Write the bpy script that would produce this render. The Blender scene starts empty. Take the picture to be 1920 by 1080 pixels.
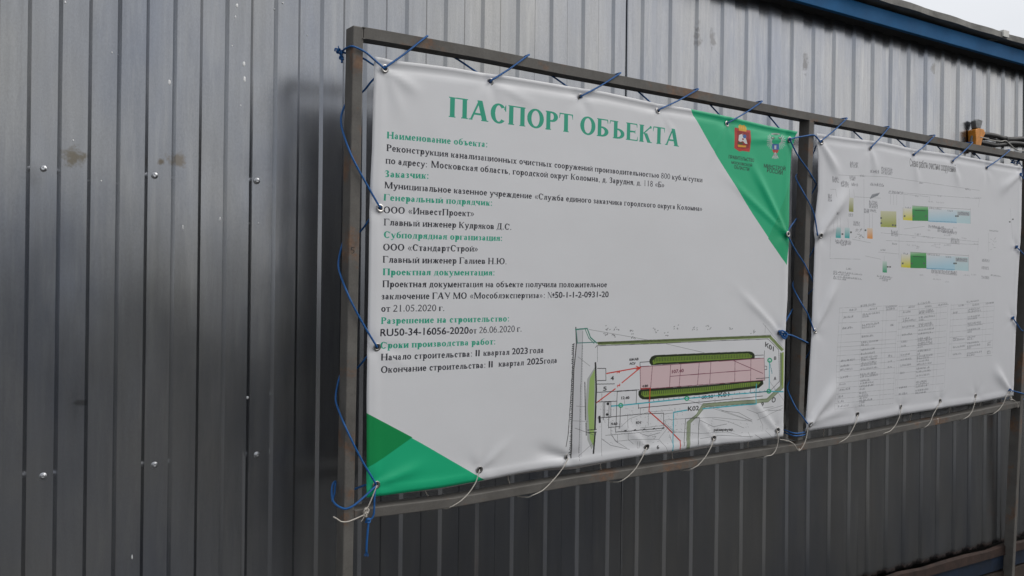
import bpy, math, random
import numpy as np
random.seed(7); rng = np.random.default_rng(7)
sc = bpy.context.scene; COL = sc.collection

# ---------------------------------------------------------------- camera, sky, sun, exposure
ZC = 1.5                                  # eye height above the yard
F = 1560.0                                # focal length in pixels of the 1920 wide photograph
YAW, PITCH, ROLL = .54473, .001, .01201
cy_, sy_, cp_, sp_ = math.cos(YAW), math.sin(YAW), math.cos(PITCH), math.sin(PITCH)
FW = np.array([sy_*cp_, cy_*cp_, sp_]); r0 = np.array([cy_, -sy_, 0]); u0 = np.cross(r0, FW)
RT = r0*math.cos(ROLL)+u0*math.sin(ROLL); UP = -r0*math.sin(ROLL)+u0*math.cos(ROLL)
EYE = np.array([0, 0, ZC])
cam = bpy.data.cameras.new('camera'); co = bpy.data.objects.new('camera', cam); COL.objects.link(co)
import mathutils
M = mathutils.Matrix(((RT[0], UP[0], -FW[0], 0), (RT[1], UP[1], -FW[1], 0), (RT[2], UP[2], -FW[2], ZC), (0, 0, 0, 1)))
co.matrix_world = M; cam.sensor_width = 36; cam.lens = F/1920*36; cam.clip_start = .05; cam.clip_end = 2000
sc.camera = co

SUN_EL, SUN_AZ = math.radians(45), math.radians(125)     # azimuth clockwise from +Y
w = bpy.data.worlds.new('World'); sc.world = w; w.use_nodes = True
N = w.node_tree.nodes; K = w.node_tree.links; N.clear()
sky = N.new('ShaderNodeTexSky'); sky.sky_type = 'NISHITA'; sky.sun_disc = False
sky.sun_elevation = SUN_EL; sky.sun_rotation = SUN_AZ; sky.dust_density = 5; sky.air_density = 1.4
tc = N.new('ShaderNodeTexCoord'); no = N.new('ShaderNodeTexNoise'); no.inputs['Scale'].default_value = 1.3; no.inputs['Detail'].default_value = 5
mp = N.new('ShaderNodeMapping'); mp.inputs['Scale'].default_value = (1, 1, 3)
cr = N.new('ShaderNodeValToRGB'); cr.color_ramp.elements[0].position = .3; cr.color_ramp.elements[0].color = (7.8, 7.95, 8.3, 1)
cr.color_ramp.elements[1].position = .75; cr.color_ramp.elements[1].color = (9.2, 9.3, 9.5, 1)
mx = N.new('ShaderNodeMix'); mx.data_type = 'RGBA'; mx.inputs[0].default_value = .85     # overcast cloud sheet over the sky
bg = N.new('ShaderNodeBackground'); bg.inputs[1].default_value = .1; wo = N.new('ShaderNodeOutputWorld')
K.new(tc.outputs['Generated'], mp.inputs[0]); K.new(mp.outputs[0], no.inputs[0]); K.new(no.outputs[0], cr.inputs[0])
dt_ = N.new('ShaderNodeVectorMath'); dt_.operation = 'DOT_PRODUCT'; dt_.inputs[1].default_value = (.88, .10, .30)
nz_ = N.new('ShaderNodeVectorMath'); nz_.operation = 'NORMALIZE'; K.new(tc.outputs['Generated'], nz_.inputs[0]); K.new(nz_.outputs[0], dt_.inputs[0])
mr_ = N.new('ShaderNodeMapRange'); mr_.interpolation_type = 'SMOOTHERSTEP'; K.new(dt_.outputs['Value'], mr_.inputs[0]); mr_.inputs[1].default_value = -1; mr_.inputs[2].default_value = 1; mr_.inputs[3].default_value = .72; mr_.inputs[4].default_value = 1.03
sc_ = N.new('ShaderNodeVectorMath'); sc_.operation = 'SCALE'; K.new(cr.outputs[0], sc_.inputs[0]); K.new(mr_.outputs[0], sc_.inputs['Scale'])   # cloud cover thins towards the sun
K.new(sky.outputs[0], mx.inputs[6]); K.new(sc_.outputs[0], mx.inputs[7]); K.new(mx.outputs[2], bg.inputs[0]); K.new(bg.outputs[0], wo.inputs[0])
sl = bpy.data.lights.new('sun', 'SUN'); sl.energy = 1.1; sl.angle = math.radians(35); sl.color = (1, .98, .95)
so = bpy.data.objects.new('sun', sl); COL.objects.link(so)
sd = mathutils.Vector((math.sin(SUN_AZ)*math.cos(SUN_EL), math.cos(SUN_AZ)*math.cos(SUN_EL), math.sin(SUN_EL)))
so.rotation_euler = sd.to_track_quat('Z', 'Y').to_euler(); so.location = (0, -3, 6)
vs = sc.view_settings; vs.view_transform = 'Standard'; vs.look = 'None'; vs.gamma = 1; vs.exposure = .11; vs.use_curve_mapping = False

# ---------------------------------------------------------------- measuring: the frame plane and the wall plane
S = 1.17
O = np.array([.54798, 1.5, 0])*S+EYE
DL, EP, RO = .05656, -.04021, .0095
ex = np.array([math.cos(DL), math.sin(DL), RO]); ex /= np.linalg.norm(ex)
ez = np.array([-RO, EP, 1]); ez -= ex*(ex@ez); ez /= np.linalg.norm(ez)
nf = np.cross(ex, ez)                     # towards the viewer
WY = 2.03376                              # wall plane
DP = .040                                 # depth of the frame tube
TB = .025                                 # front width of the tube
def ray(u, v): return FW+RT*(u-960)/F+UP*(540-v)/F
def fp(u, v, d=0.0):
    """point d metres behind the frame's front plane"""
    q = ray(u, v); k = (nf@(O-EYE)-d)/(nf@q); return EYE+q*k
def st(u, v):
    p = fp(u, v)-O; return np.array([p@ex, p@ez])
def Fs(s, t, d=0.0): return O+ex*s+ez*t-nf*d
def wl(u, v, off=0.0):
    q = ray(u, v); return EYE+q*((WY-off)/q[1])

# ---------------------------------------------------------------- object helpers
def tag(o, label=None, cat=None, group=None, kind=None):
    if label: o['label'] = label
    if cat: o['category'] = cat
    if group: o['group'] = group
    if kind: o['kind'] = kind
    return o
def empty(name, loc, label, cat, group=None):
    o = bpy.data.objects.new(name, None); COL.objects.link(o); o.location = loc; o.empty_display_size = .1
    return tag(o, label, cat, group)
def mk(name, V, Fc, mat, parent=None, smooth=False, uv=None, origin=None):
    V = np.asarray(V, float)
    base = np.array(parent.location) if parent is not None else (np.array(origin) if origin is not None else V.min(0)*0)
    me = bpy.data.meshes.new(name); me.from_pydata((V-base).tolist(), [], [list(map(int, f)) for f in Fc]); me.materials.append(mat)
    if smooth: me.polygons.foreach_set('use_smooth', [True]*len(me.polygons))
    if uv is not None:
        l = me.uv_layers.new(name='UV'); idx = np.empty(len(me.loops), int); me.loops.foreach_get('vertex_index', idx)
        l.data.foreach_set('uv', np.asarray(uv, np.float32)[idx].ravel())
    me.update(); o = bpy.data.objects.new(name, me); COL.objects.link(o)
    if parent is not None: o.parent = parent
    elif origin is not None: o.location = origin
    return o
class MB:
    def __init__(s): s.v = []; s.f = []
    def add(s, V, Fc):
        b = len(s.v); s.v += [tuple(x) for x in V]; s.f += [[i+b for i in f] for f in Fc]; return s
    def box(s, x0, x1, y0, y1, z0, z1):
        V = [(x, y, z) for z in (z0, z1) for y in (y0, y1) for x in (x0, x1)]
        return s.add(V, [(0, 2, 3, 1), (4, 5, 7, 6), (0, 1, 5, 4), (2, 6, 7, 3), (0, 4, 6, 2), (1, 3, 7, 5)])
    def sweep(s, rings, cap=True):
        n = len(rings[0]); V = [p for r in rings for p in r]; Fc = []
        for i in range(len(rings)-1):
            for j in range(n): Fc.append((i*n+j, i*n+(j+1) % n, (i+1)*n+(j+1) % n, (i+1)*n+j))
        if cap: Fc.append(tuple(range(n))[::-1]); Fc.append(tuple((len(rings)-1)*n+j for j in range(n)))
        return s.add(V, Fc)
    def tube(s, P, r, n=8, smooth=True, res=5):
        P = [np.asarray(p, float) for p in P]
        if smooth and len(P) > 2:
            Q = []
            for i in range(len(P)-1):
                a, b = P[i], P[i+1]; ta = (P[i+1]-P[i-1])/2 if i else b-a; tb = (P[i+2]-P[i])/2 if i+2 < len(P) else b-a
                L = np.linalg.norm(b-a)
                for t in (ta, tb):
                    m = np.linalg.norm(t)
                    if m > L*.9: t *= L*.9/m
                for k in range(res):
                    x = k/res; h = x*x*(3-2*x)
                    Q.append(a*(2*x**3-3*x*x+1)+ta*(x**3-2*x*x+x)+b*(-2*x**3+3*x*x)+tb*(x**3-x*x))
            Q.append(P[-1]); P = Q
        T = [P[min(i+1, len(P)-1)]-P[max(i-1, 0)] for i in range(len(P))]
        T = [t/(np.linalg.norm(t)+1e-9) for t in T]
        up = np.cross(T[0], (0.3, .2, 1)); up /= np.linalg.norm(up)+1e-9; rings = []
        for i, (p, t) in enumerate(zip(P, T)):
            up = up-t*(up@t); up /= np.linalg.norm(up)+1e-9; w2 = np.cross(t, up)
            rr = r[min(i, len(r)-1)] if isinstance(r, (list, tuple)) else r
            rings.append([p+rr*(math.cos(a)*up+math.sin(a)*w2) for a in np.linspace(0, 2*math.pi, n, endpoint=False)])
        return s.sweep(rings)
    def build(s, name, mat, parent=None, smooth=False, origin=None): return mk(name, s.v, s.f, mat, parent, smooth, origin=origin)
def bevel(o, wd=.002, seg=2):
    m = o.modifiers.new('edge', 'BEVEL'); m.width = wd; m.segments = seg; m.limit_method = 'ANGLE'; return o

# ---------------------------------------------------------------- materials
def new_mat(name):
    m = bpy.data.materials.new(name); m.use_nodes = True; nt = m.node_tree; b = nt.nodes['Principled BSDF']
    return m, nt, b
def nd(nt, t, **kw):
    n = nt.nodes.new(t)
    for k, v in kw.items():
        if k.startswith('i_'): n.inputs[k[2:]].default_value = v
        else: setattr(n, k, v)
    return n
def noise(nt, vec, scale, detail=4, rough=.55, stretch=(1, 1, 1)):
    m = nd(nt, 'ShaderNodeMapping'); m.inputs['Scale'].default_value = stretch; nt.links.new(vec, m.inputs[0])
    n = nd(nt, 'ShaderNodeTexNoise'); n.inputs['Scale'].default_value = scale; n.inputs['Detail'].default_value = detail; n.inputs['Roughness'].default_value = rough
    nt.links.new(m.outputs[0], n.inputs[0]); return n.outputs['Fac']
def ramp(nt, fac, stops):
    r = nd(nt, 'ShaderNodeValToRGB'); e = r.color_ramp.elements
    while len(e) < len(stops): e.new(.5)
    for q, (p, c) in zip(e, stops): q.position = p; q.color = (*c, 1) if len(c) == 3 else c
    nt.links.new(fac, r.inputs[0]); return r.outputs[0]
def mixc(nt, fac, a, b, mode='MIX'):
    m = nd(nt, 'ShaderNodeMix', data_type='RGBA', blend_type=mode)
    for s_, v in ((0, fac), (6, a), (7, b)):
        if hasattr(v, 'is_linked') or hasattr(v, 'links'): nt.links.new(v, m.inputs[s_])
        else: m.inputs[s_].default_value = v if s_ == 0 else (*v, 1)
    return m.outputs[2]
def math_(nt, op, a, b=None, clamp=False):
    m = nd(nt, 'ShaderNodeMath', operation=op, use_clamp=clamp)
    for i, v in enumerate((a, b)):
        if v is None: continue
        if hasattr(v, 'links'): nt.links.new(v, m.inputs[i])
        else: m.inputs[i].default_value = v
    return m.outputs[0]
def bump(nt, b, h, strength, dist):
    n = nd(nt, 'ShaderNodeBump'); n.inputs['Strength'].default_value = strength; n.inputs['Distance'].default_value = dist
    nt.links.new(h, n.inputs['Height']); nt.links.new(n.outputs[0], b.inputs['Normal']); return n
def pos(nt): return nd(nt, 'ShaderNodeNewGeometry').outputs['Position']
def g1(v): return (v, v, v)

X0_SEAM = .03378+.0575*27.86
def mat_zinc():
    m, nt, b = new_mat('galvanised_steel'); P = pos(nt)
    streak = noise(nt, P, 60, 4, .6, (1, 1, .06)); cloud = noise(nt, P, 3.2, 5, .6, (1, 1, .45)); fine = noise(nt, P, 420, 3, .6, (1, 1, .5))
    c = ramp(nt, cloud, [(.3, (.265, .285, .33)), (.5, (.325, .335, .355)), (.72, (.37, .37, .365))])
    c = mixc(nt, .35, c, ramp(nt, streak, [(.3, g1(.78)), (.7, g1(1.14))]), 'MULTIPLY')
    c = mixc(nt, .5, c, ramp(nt, fine, [(.3, g1(.86)), (.7, g1(1.1))]), 'MULTIPLY')
    wash = ramp(nt, noise(nt, P, 26, 6, .65, (1, 1, .09)), [(.52, g1(0)), (.72, g1(1))]); sw = nd(nt, 'ShaderNodeSeparateColor'); nt.links.new(wash, sw.inputs[0])
    c = mixc(nt, math_(nt, 'MULTIPLY', sw.outputs[0], .35), c, (.50, .50, .49))
    drip = ramp(nt, noise(nt, P, 17, 7, .7, (1, 1, .05)), [(.60, g1(0)), (.74, g1(1))]); sdp = nd(nt, 'ShaderNodeSeparateColor'); nt.links.new(drip, sdp.inputs[0])
    c = mixc(nt, math_(nt, 'MULTIPLY', sdp.outputs[0], .4), c, (.17, .165, .155))
    sx = nd(nt, 'ShaderNodeSeparateXYZ'); nt.links.new(P, sx.inputs[0])     # base colour lightened towards the far end, standing in for brighter sky reflections
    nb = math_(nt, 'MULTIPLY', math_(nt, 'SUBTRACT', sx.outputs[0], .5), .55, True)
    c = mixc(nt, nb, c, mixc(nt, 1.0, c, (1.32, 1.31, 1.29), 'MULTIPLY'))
    # mud smudges, each with a ragged outline of its own
    sep = nd(nt, 'ShaderNodeSeparateXYZ'); nt.links.new(P, sep.inputs[0]); rag = noise(nt, P, 45, 6, .7)
    for (u, v, rx, rz, col, amt) in ((138, 296, .030, .022, (.17, .14, .09), .75), (335, 300, .024, .022, (.2, .165, .12), .7), (302, 302, .009, .008, (.15, .12, .08), .8),
                                     (1308, 70, .016, .045, (.16, .15, .14), .55), (1336, 74, .018, .045, (.16, .15, .14), .5), (1511, 118, .016, .04, (.14, .13, .12), .55),
                                     (1750, 128, .03, .025, (.17, .155, .13), .5), (152, 755, .018, .008, (.1, .1, .1), .6), (1478, 330, .02, .02, (.15, .14, .12), .4)):
        q = wl(u, v); dx = math_(nt, 'DIVIDE', math_(nt, 'SUBTRACT', sep.outputs[0], float(q[0])), rx); dz = math_(nt, 'DIVIDE', math_(nt, 'SUBTRACT', sep.outputs[2], float(q[2])), rz)
        d = math_(nt, 'SQRT', math_(nt, 'ADD', math_(nt, 'MULTIPLY', dx, dx), math_(nt, 'MULTIPLY', dz, dz)))
        k = math_(nt, 'SUBTRACT', math_(nt, 'ADD', 1.0, math_(nt, 'MULTIPLY', math_(nt, 'SUBTRACT', rag, .5), 3.2)), d)
        c = mixc(nt, math_(nt, 'MULTIPLY', math_(nt, 'MULTIPLY', k, 1.6, True), amt), c, col)
    nt.links.new(c, b.inputs['Base Color']); b.inputs['Metallic'].default_value = .96
    ro = nd(nt, 'ShaderNodeMapRange'); nt.links.new(noise(nt, P, 5, 5, .6, (1, 1, .5)), ro.inputs[0]); ro.inputs[1].default_value = .3; ro.inputs[2].default_value = .7
    ro.inputs[3].default_value = .19; ro.inputs[4].default_value = .27; nt.links.new(ro.outputs[0], b.inputs['Roughness'])
    b1 = nd(nt, 'ShaderNodeBump'); b1.inputs['Strength'].default_value = .34; b1.inputs['Distance'].default_value = .006; nt.links.new(noise(nt, P, 4.0, 2, .5, (1.1, 1, .6)), b1.inputs['Height'])
    b2 = nd(nt, 'ShaderNodeBump'); b2.inputs['Strength'].default_value = .12; b2.inputs['Distance'].default_value = .0006; nt.links.new(noise(nt, P, 160, 3, .6, (1, 1, .2)), b2.inputs['Height'])
    nt.links.new(b1.outputs[0], b2.inputs['Normal']); nt.links.new(b2.outputs[0], b.inputs['Normal'])
    return m
def mat_steel():
    m, nt, b = new_mat('grey_primer_steel_with_rust'); P = pos(nt)
    c = ramp(nt, noise(nt, P, 14, 5, .6), [(.3, (.105, .099, .090)), (.7, (.158, .150, .138))])
    c = mixc(nt, .5, c, ramp(nt, noise(nt, P, 240, 3, .7), [(.3, g1(.7)), (.7, g1(1.15))]), 'MULTIPLY')
    rn = noise(nt, P, 9, 8, .72, (.8, 1, 1)); mask = ramp(nt, rn, [(.545, g1(0)), (.63, g1(1))])
    sep = nd(nt, 'ShaderNodeSeparateColor'); nt.links.new(mask, sep.inputs[0])
    rc = ramp(nt, noise(nt, P, 60, 5, .7), [(.3, (.09, .045, .02)), (.55, (.24, .10, .035)), (.75, (.34, .19, .07))])
    c = mixc(nt, math_(nt, 'MULTIPLY', sep.outputs[0], .5), c, rc)
    nt.links.new(c, b.inputs['Base Color']); b.inputs['Roughness'].default_value = .62; b.inputs['Specular IOR Level'].default_value = .35
    bump(nt, b, noise(nt, P, 120, 5, .65), .35, .0008); return m
def mat_simple(name, col, rough=.6, metal=0.0, var=.2, scale=30, bs=.2, bd=.001, spec=.5):
    m, nt, b = new_mat(name); P = pos(nt); f = noise(nt, P, scale, 5, .6)
    lo = tuple(x*(1-var) for x in col); hi = tuple(min(x*(1+var), 1) for x in col)
    nt.links.new(ramp(nt, f, [(.3, lo), (.7, hi)]), b.inputs['Base Color'])
    b.inputs['Roughness'].default_value = rough; b.inputs['Metallic'].default_value = metal; b.inputs['Specular IOR Level'].default_value = spec
    bump(nt, b, noise(nt, P, scale*4, 4, .6), bs, bd); return m
def mat_rope(name, col, rough=.5):
    m, nt, b = new_mat(name); P = pos(nt)
    wv = nd(nt, 'ShaderNodeTexWave', wave_type='BANDS', bands_direction='DIAGONAL'); wv.inputs['Scale'].default_value = 260; wv.inputs['Distortion'].default_value = 2; nt.links.new(P, wv.inputs[0])
    c = ramp(nt, wv.outputs['Fac'], [(.2, tuple(x*.72 for x in col)), (.8, tuple(min(1, x*1.15) for x in col))])
    c = mixc(nt, .5, c, ramp(nt, noise(nt, P, 25, 4), [(.3, g1(.7)), (.7, g1(1.15))]), 'MULTIPLY')
    nt.links.new(c, b.inputs['Base Color']); b.inputs['Roughness'].default_value = rough; bump(nt, b, wv.outputs['Fac'], .5, .0006); return m
def mat_print(name, cv):
    im = bpy.data.images.new(name, cv.w, cv.h, alpha=False); im.colorspace_settings.name = 'Non-Color'
    a = np.ones((cv.h, cv.w, 4), np.float32); a[..., :3] = np.clip(cv.px, 0, 1)**(1/2.2)
    im.pixels.foreach_set(a.ravel()); im.update(); im.pack()
    m, nt, b = new_mat(name); P = pos(nt); t = nd(nt, 'ShaderNodeTexImage'); t.image = im; t.extension = 'EXTEND'
    gm = nd(nt, 'ShaderNodeGamma'); gm.inputs[1].default_value = 2.2; nt.links.new(t.outputs[0], gm.inputs[0])
    c = mixc(nt, .35, gm.outputs[0], ramp(nt, noise(nt, P, 2.5, 6, .6, (1, 1, 1.5)), [(.3, (.90, .895, .88)), (.7, (1.03, 1.03, 1.03))]), 'MULTIPLY')
    c = mixc(nt, .5, c, ramp(nt, noise(nt, P, 900, 2, .5), [(.3, g1(.95)), (.7, g1(1.04))]), 'MULTIPLY')
    nt.links.new(c, b.inputs['Base Color']); b.inputs['Roughness'].default_value = .42; b.inputs['Specular IOR Level'].default_value = .45
    b1 = nd(nt, 'ShaderNodeBump'); b1.inputs['Strength'].default_value = .5; b1.inputs['Distance'].default_value = .004; nt.links.new(noise(nt, P, 5, 3, .5), b1.inputs['Height'])
    b2 = nd(nt, 'ShaderNodeBump'); b2.inputs['Strength'].default_value = .08; b2.inputs['Distance'].default_value = .0004; nt.links.new(noise(nt, P, 700, 2, .5), b2.inputs['Height'])
    nt.links.new(b1.outputs[0], b2.inputs['Normal']); nt.links.new(b2.outputs[0], b.inputs['Normal']); return m
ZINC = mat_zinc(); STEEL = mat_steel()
BLUE_ROPE = mat_rope('blue_polypropylene_rope', (.010, .12, .38), .42); DARK_ROPE = BLUE_ROPE
CORD = mat_rope('white_cord', (.62, .58, .52), .6)
BLUE = mat_simple('blue_paint', (.004, .105, .27), .6, 0, .15, 12, .15, .001, .2)
ROOF = mat_simple('weathered_roof_sheet', (.24, .235, .22), .9, 0, .3, 16, .5, .003)
RUSTY = mat_simple('rusty_iron', (.034, .018, .013), .85, 0, .5, 20, .6, .003)
WOOD = mat_simple('old_timber', (.034, .023, .017), .85, 0, .45, 14, .5, .003)
DARKWOOD = mat_simple('dark_soffit_boards', (.035, .035, .035), .9, 0, .3, 14)
GROUND = mat_simple('yard_dirt', (.011, .011, .010), .95, 0, .45, 1.3, .8, .03)
SCREWM = mat_simple('zinc_screw', (.55, .56, .58), .3, .9, .1, 60)
BRASS = mat_simple('nickel_eyelet', (.45, .44, .43), .32, .95, .15, 80)
HOLE = mat_simple('eyelet_hole', (.02, .02, .025), .8)
SPOT = mat_simple('dried_pale_paint', (.88, .89, .89), .5, 0, .04, 60)
DIRTYBLUE = mat_simple('dirty_blue_paint', (.003, .013, .034), .6, 0, .5, 14, .3, .002)
PALE_GROUND = mat_simple('added_ground_pale', (.145, .143, .138), .95, 0, .35, 9, .8, .02)
BACK = mat_simple('vinyl_back', (.50, .50, .50), .6, 0, .05, 20)
HEM = mat_simple('vinyl_hem', (.36, .34, .33), .6, 0, .15, 20)
WIRE = mat_simple('pale_wire', (.42, .41, .38), .5, .2)
WHITE = mat_simple('white_tape', (.7, .7, .66), .6)
ORANGE = mat_simple('orange_plastic', (.62, .23, .018), .45, 0, .25, 60)
BLACK = mat_simple('black_cable', (.018, .018, .018), .45, 0, .3, 40)
GREYM = mat_simple('grey_metal', (.16, .165, .17), .5, .4, .3, 40)
INK = mat_simple('marker_ink', (.015, .015, .015), .6)
CHALK = mat_simple('chalk', (.6, .6, .58), .9)
LEAF = mat_simple('treeline_green', (.12, .125, .11), .9, 0, .5, 2, .8, .1)
BARK = mat_simple('bark', (.10, .085, .07), .9, 0, .3, 8)
# ---------------------------------------------------------------- flat print: polygon canvas and a drawn serif alphabet
class Canvas:
    def __init__(s, s0, t0, s1, t1, ppm, base):
        s.s0, s.t0, s.ppm = s0, t0, ppm
        s.w = int((s1-s0)*ppm); s.h = int((t1-t0)*ppm)
        s.px = np.empty((s.h, s.w, 3), np.float32); s.px[:] = base
    def fill(s, contours, col, alpha=1.0):
        """contours: list of Nx2 arrays in banner metres, even-odd"""
        cs = [(np.asarray(c, float)-(s.s0, s.t0))*s.ppm for c in contours]
        al = np.concatenate(cs)
        x0 = max(int(al[:, 0].min()), 0); x1 = min(int(al[:, 0].max())+2, s.w)
        y0 = max(int(al[:, 1].min()), 0); y1 = min(int(al[:, 1].max())+2, s.h)
        if x1 <= x0 or y1 <= y0: return
        Y = np.arange(y0, y1)+.5; X = np.arange(x0, x1)+.5
        ins = np.zeros((y1-y0, x1-x0), bool)
        for c in cs:
            n = len(c)
            for i in range(n):
                ax, ay = c[i]; bx, by = c[(i+1) % n]
                if ay == by: continue
                m = (Y > min(ay, by)) & (Y <= max(ay, by))
                if not m.any(): continue
                xi = ax+(Y[m]-ay)*(bx-ax)/(by-ay)
                ins[m] ^= X[None, :] < xi[:, None]
        v = s.px[y0:y1, x0:x1]
        if callable(col):
            yy, xx = np.mgrid[y0:y1, x0:x1]
            cc = col(xx/s.ppm+s.s0, yy/s.ppm+s.t0)[ins]
        else: cc = np.array(col, np.float32)
        v[ins] = v[ins]*(1-alpha)+cc*alpha
    def line(s, pts, wd, col, alpha=1.0):
        pts = [np.asarray(p, float) for p in pts]
        for a, b in zip(pts, pts[1:]):
            d = b-a; L = np.hypot(*d)
            if L < 1e-6: continue
            d = d/L; nn = np.array([-d[1], d[0]])*wd/2; a2 = a-d*wd*.3; b2 = b+d*wd*.3
            s.fill([[a2+nn, b2+nn, b2-nn, a2-nn]], col, alpha)

class Glyph:
    def __init__(g, T, t, h): g.p = []; g.T = T; g.t = t; g.h = h; g.sf = .036; g.sv = .026 if T < .12 else .034
    def rect(g, a, b, c, d): g.p.append([[(a, b), (c, b), (c, d), (a, d)]])
    def poly(g, *q): g.p.append([list(q)])
    def foot(g, x0, x1, y, up=1):
        g.rect(x0-g.sf, y if up > 0 else y-g.sv, x1+g.sf, y+g.sv if up > 0 else y)
    def V(g, x, y0=0, y1=None, b=1, u=1, T=None):
        T = T or g.T; y1 = g.h if y1 is None else y1
        g.rect(x, y0, x+T, y1)
        if b: g.foot(x, x+T, y0, 1)
        if u: g.foot(x, x+T, y1, -1)
    def H(g, x0, x1, y, th=None):
        th = th or g.t; g.rect(x0, y-th/2, x1, y+th/2)
    def D(g, x0, y0, x1, y1, th): g.poly((x0, y0), (x0+th, y0), (x1+th, y1), (x1, y1))
    def O(g, cx, cy, rx, ry, a0=0, a1=360, T=None, t=None):
        T = T or g.T*1.05; t = t or g.t
        n = 26 if a1-a0 > 200 else 16
        A = np.radians(np.linspace(a0, a1, n))
        out = np.c_[cx+rx*np.cos(A), cy+ry*np.sin(A)]; inn = np.c_[cx+(rx-T)*np.cos(A), cy+(ry-t)*np.sin(A)]
        if a1-a0 >= 360: g.p.append([out, inn])
        else: g.p.append([np.r_[out, inn[::-1]]])
    def drop(g, x, y, l=.13, s=-1):     # vertical thin serif at the end of an arm
        g.poly((x-.03, y), (x, y), (x, y+s*l), (x-.012, y+s*l))
    def tri(g, x, y, l=.1, s=-1):
        g.poly((x-.055, y), (x, y), (x+.006, y+s*l), (x-.01, y+s*l))
    def dot(g, x, y, r): g.O(x, y, r, r, 0, 360, r*.98, r*.98)

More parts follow.
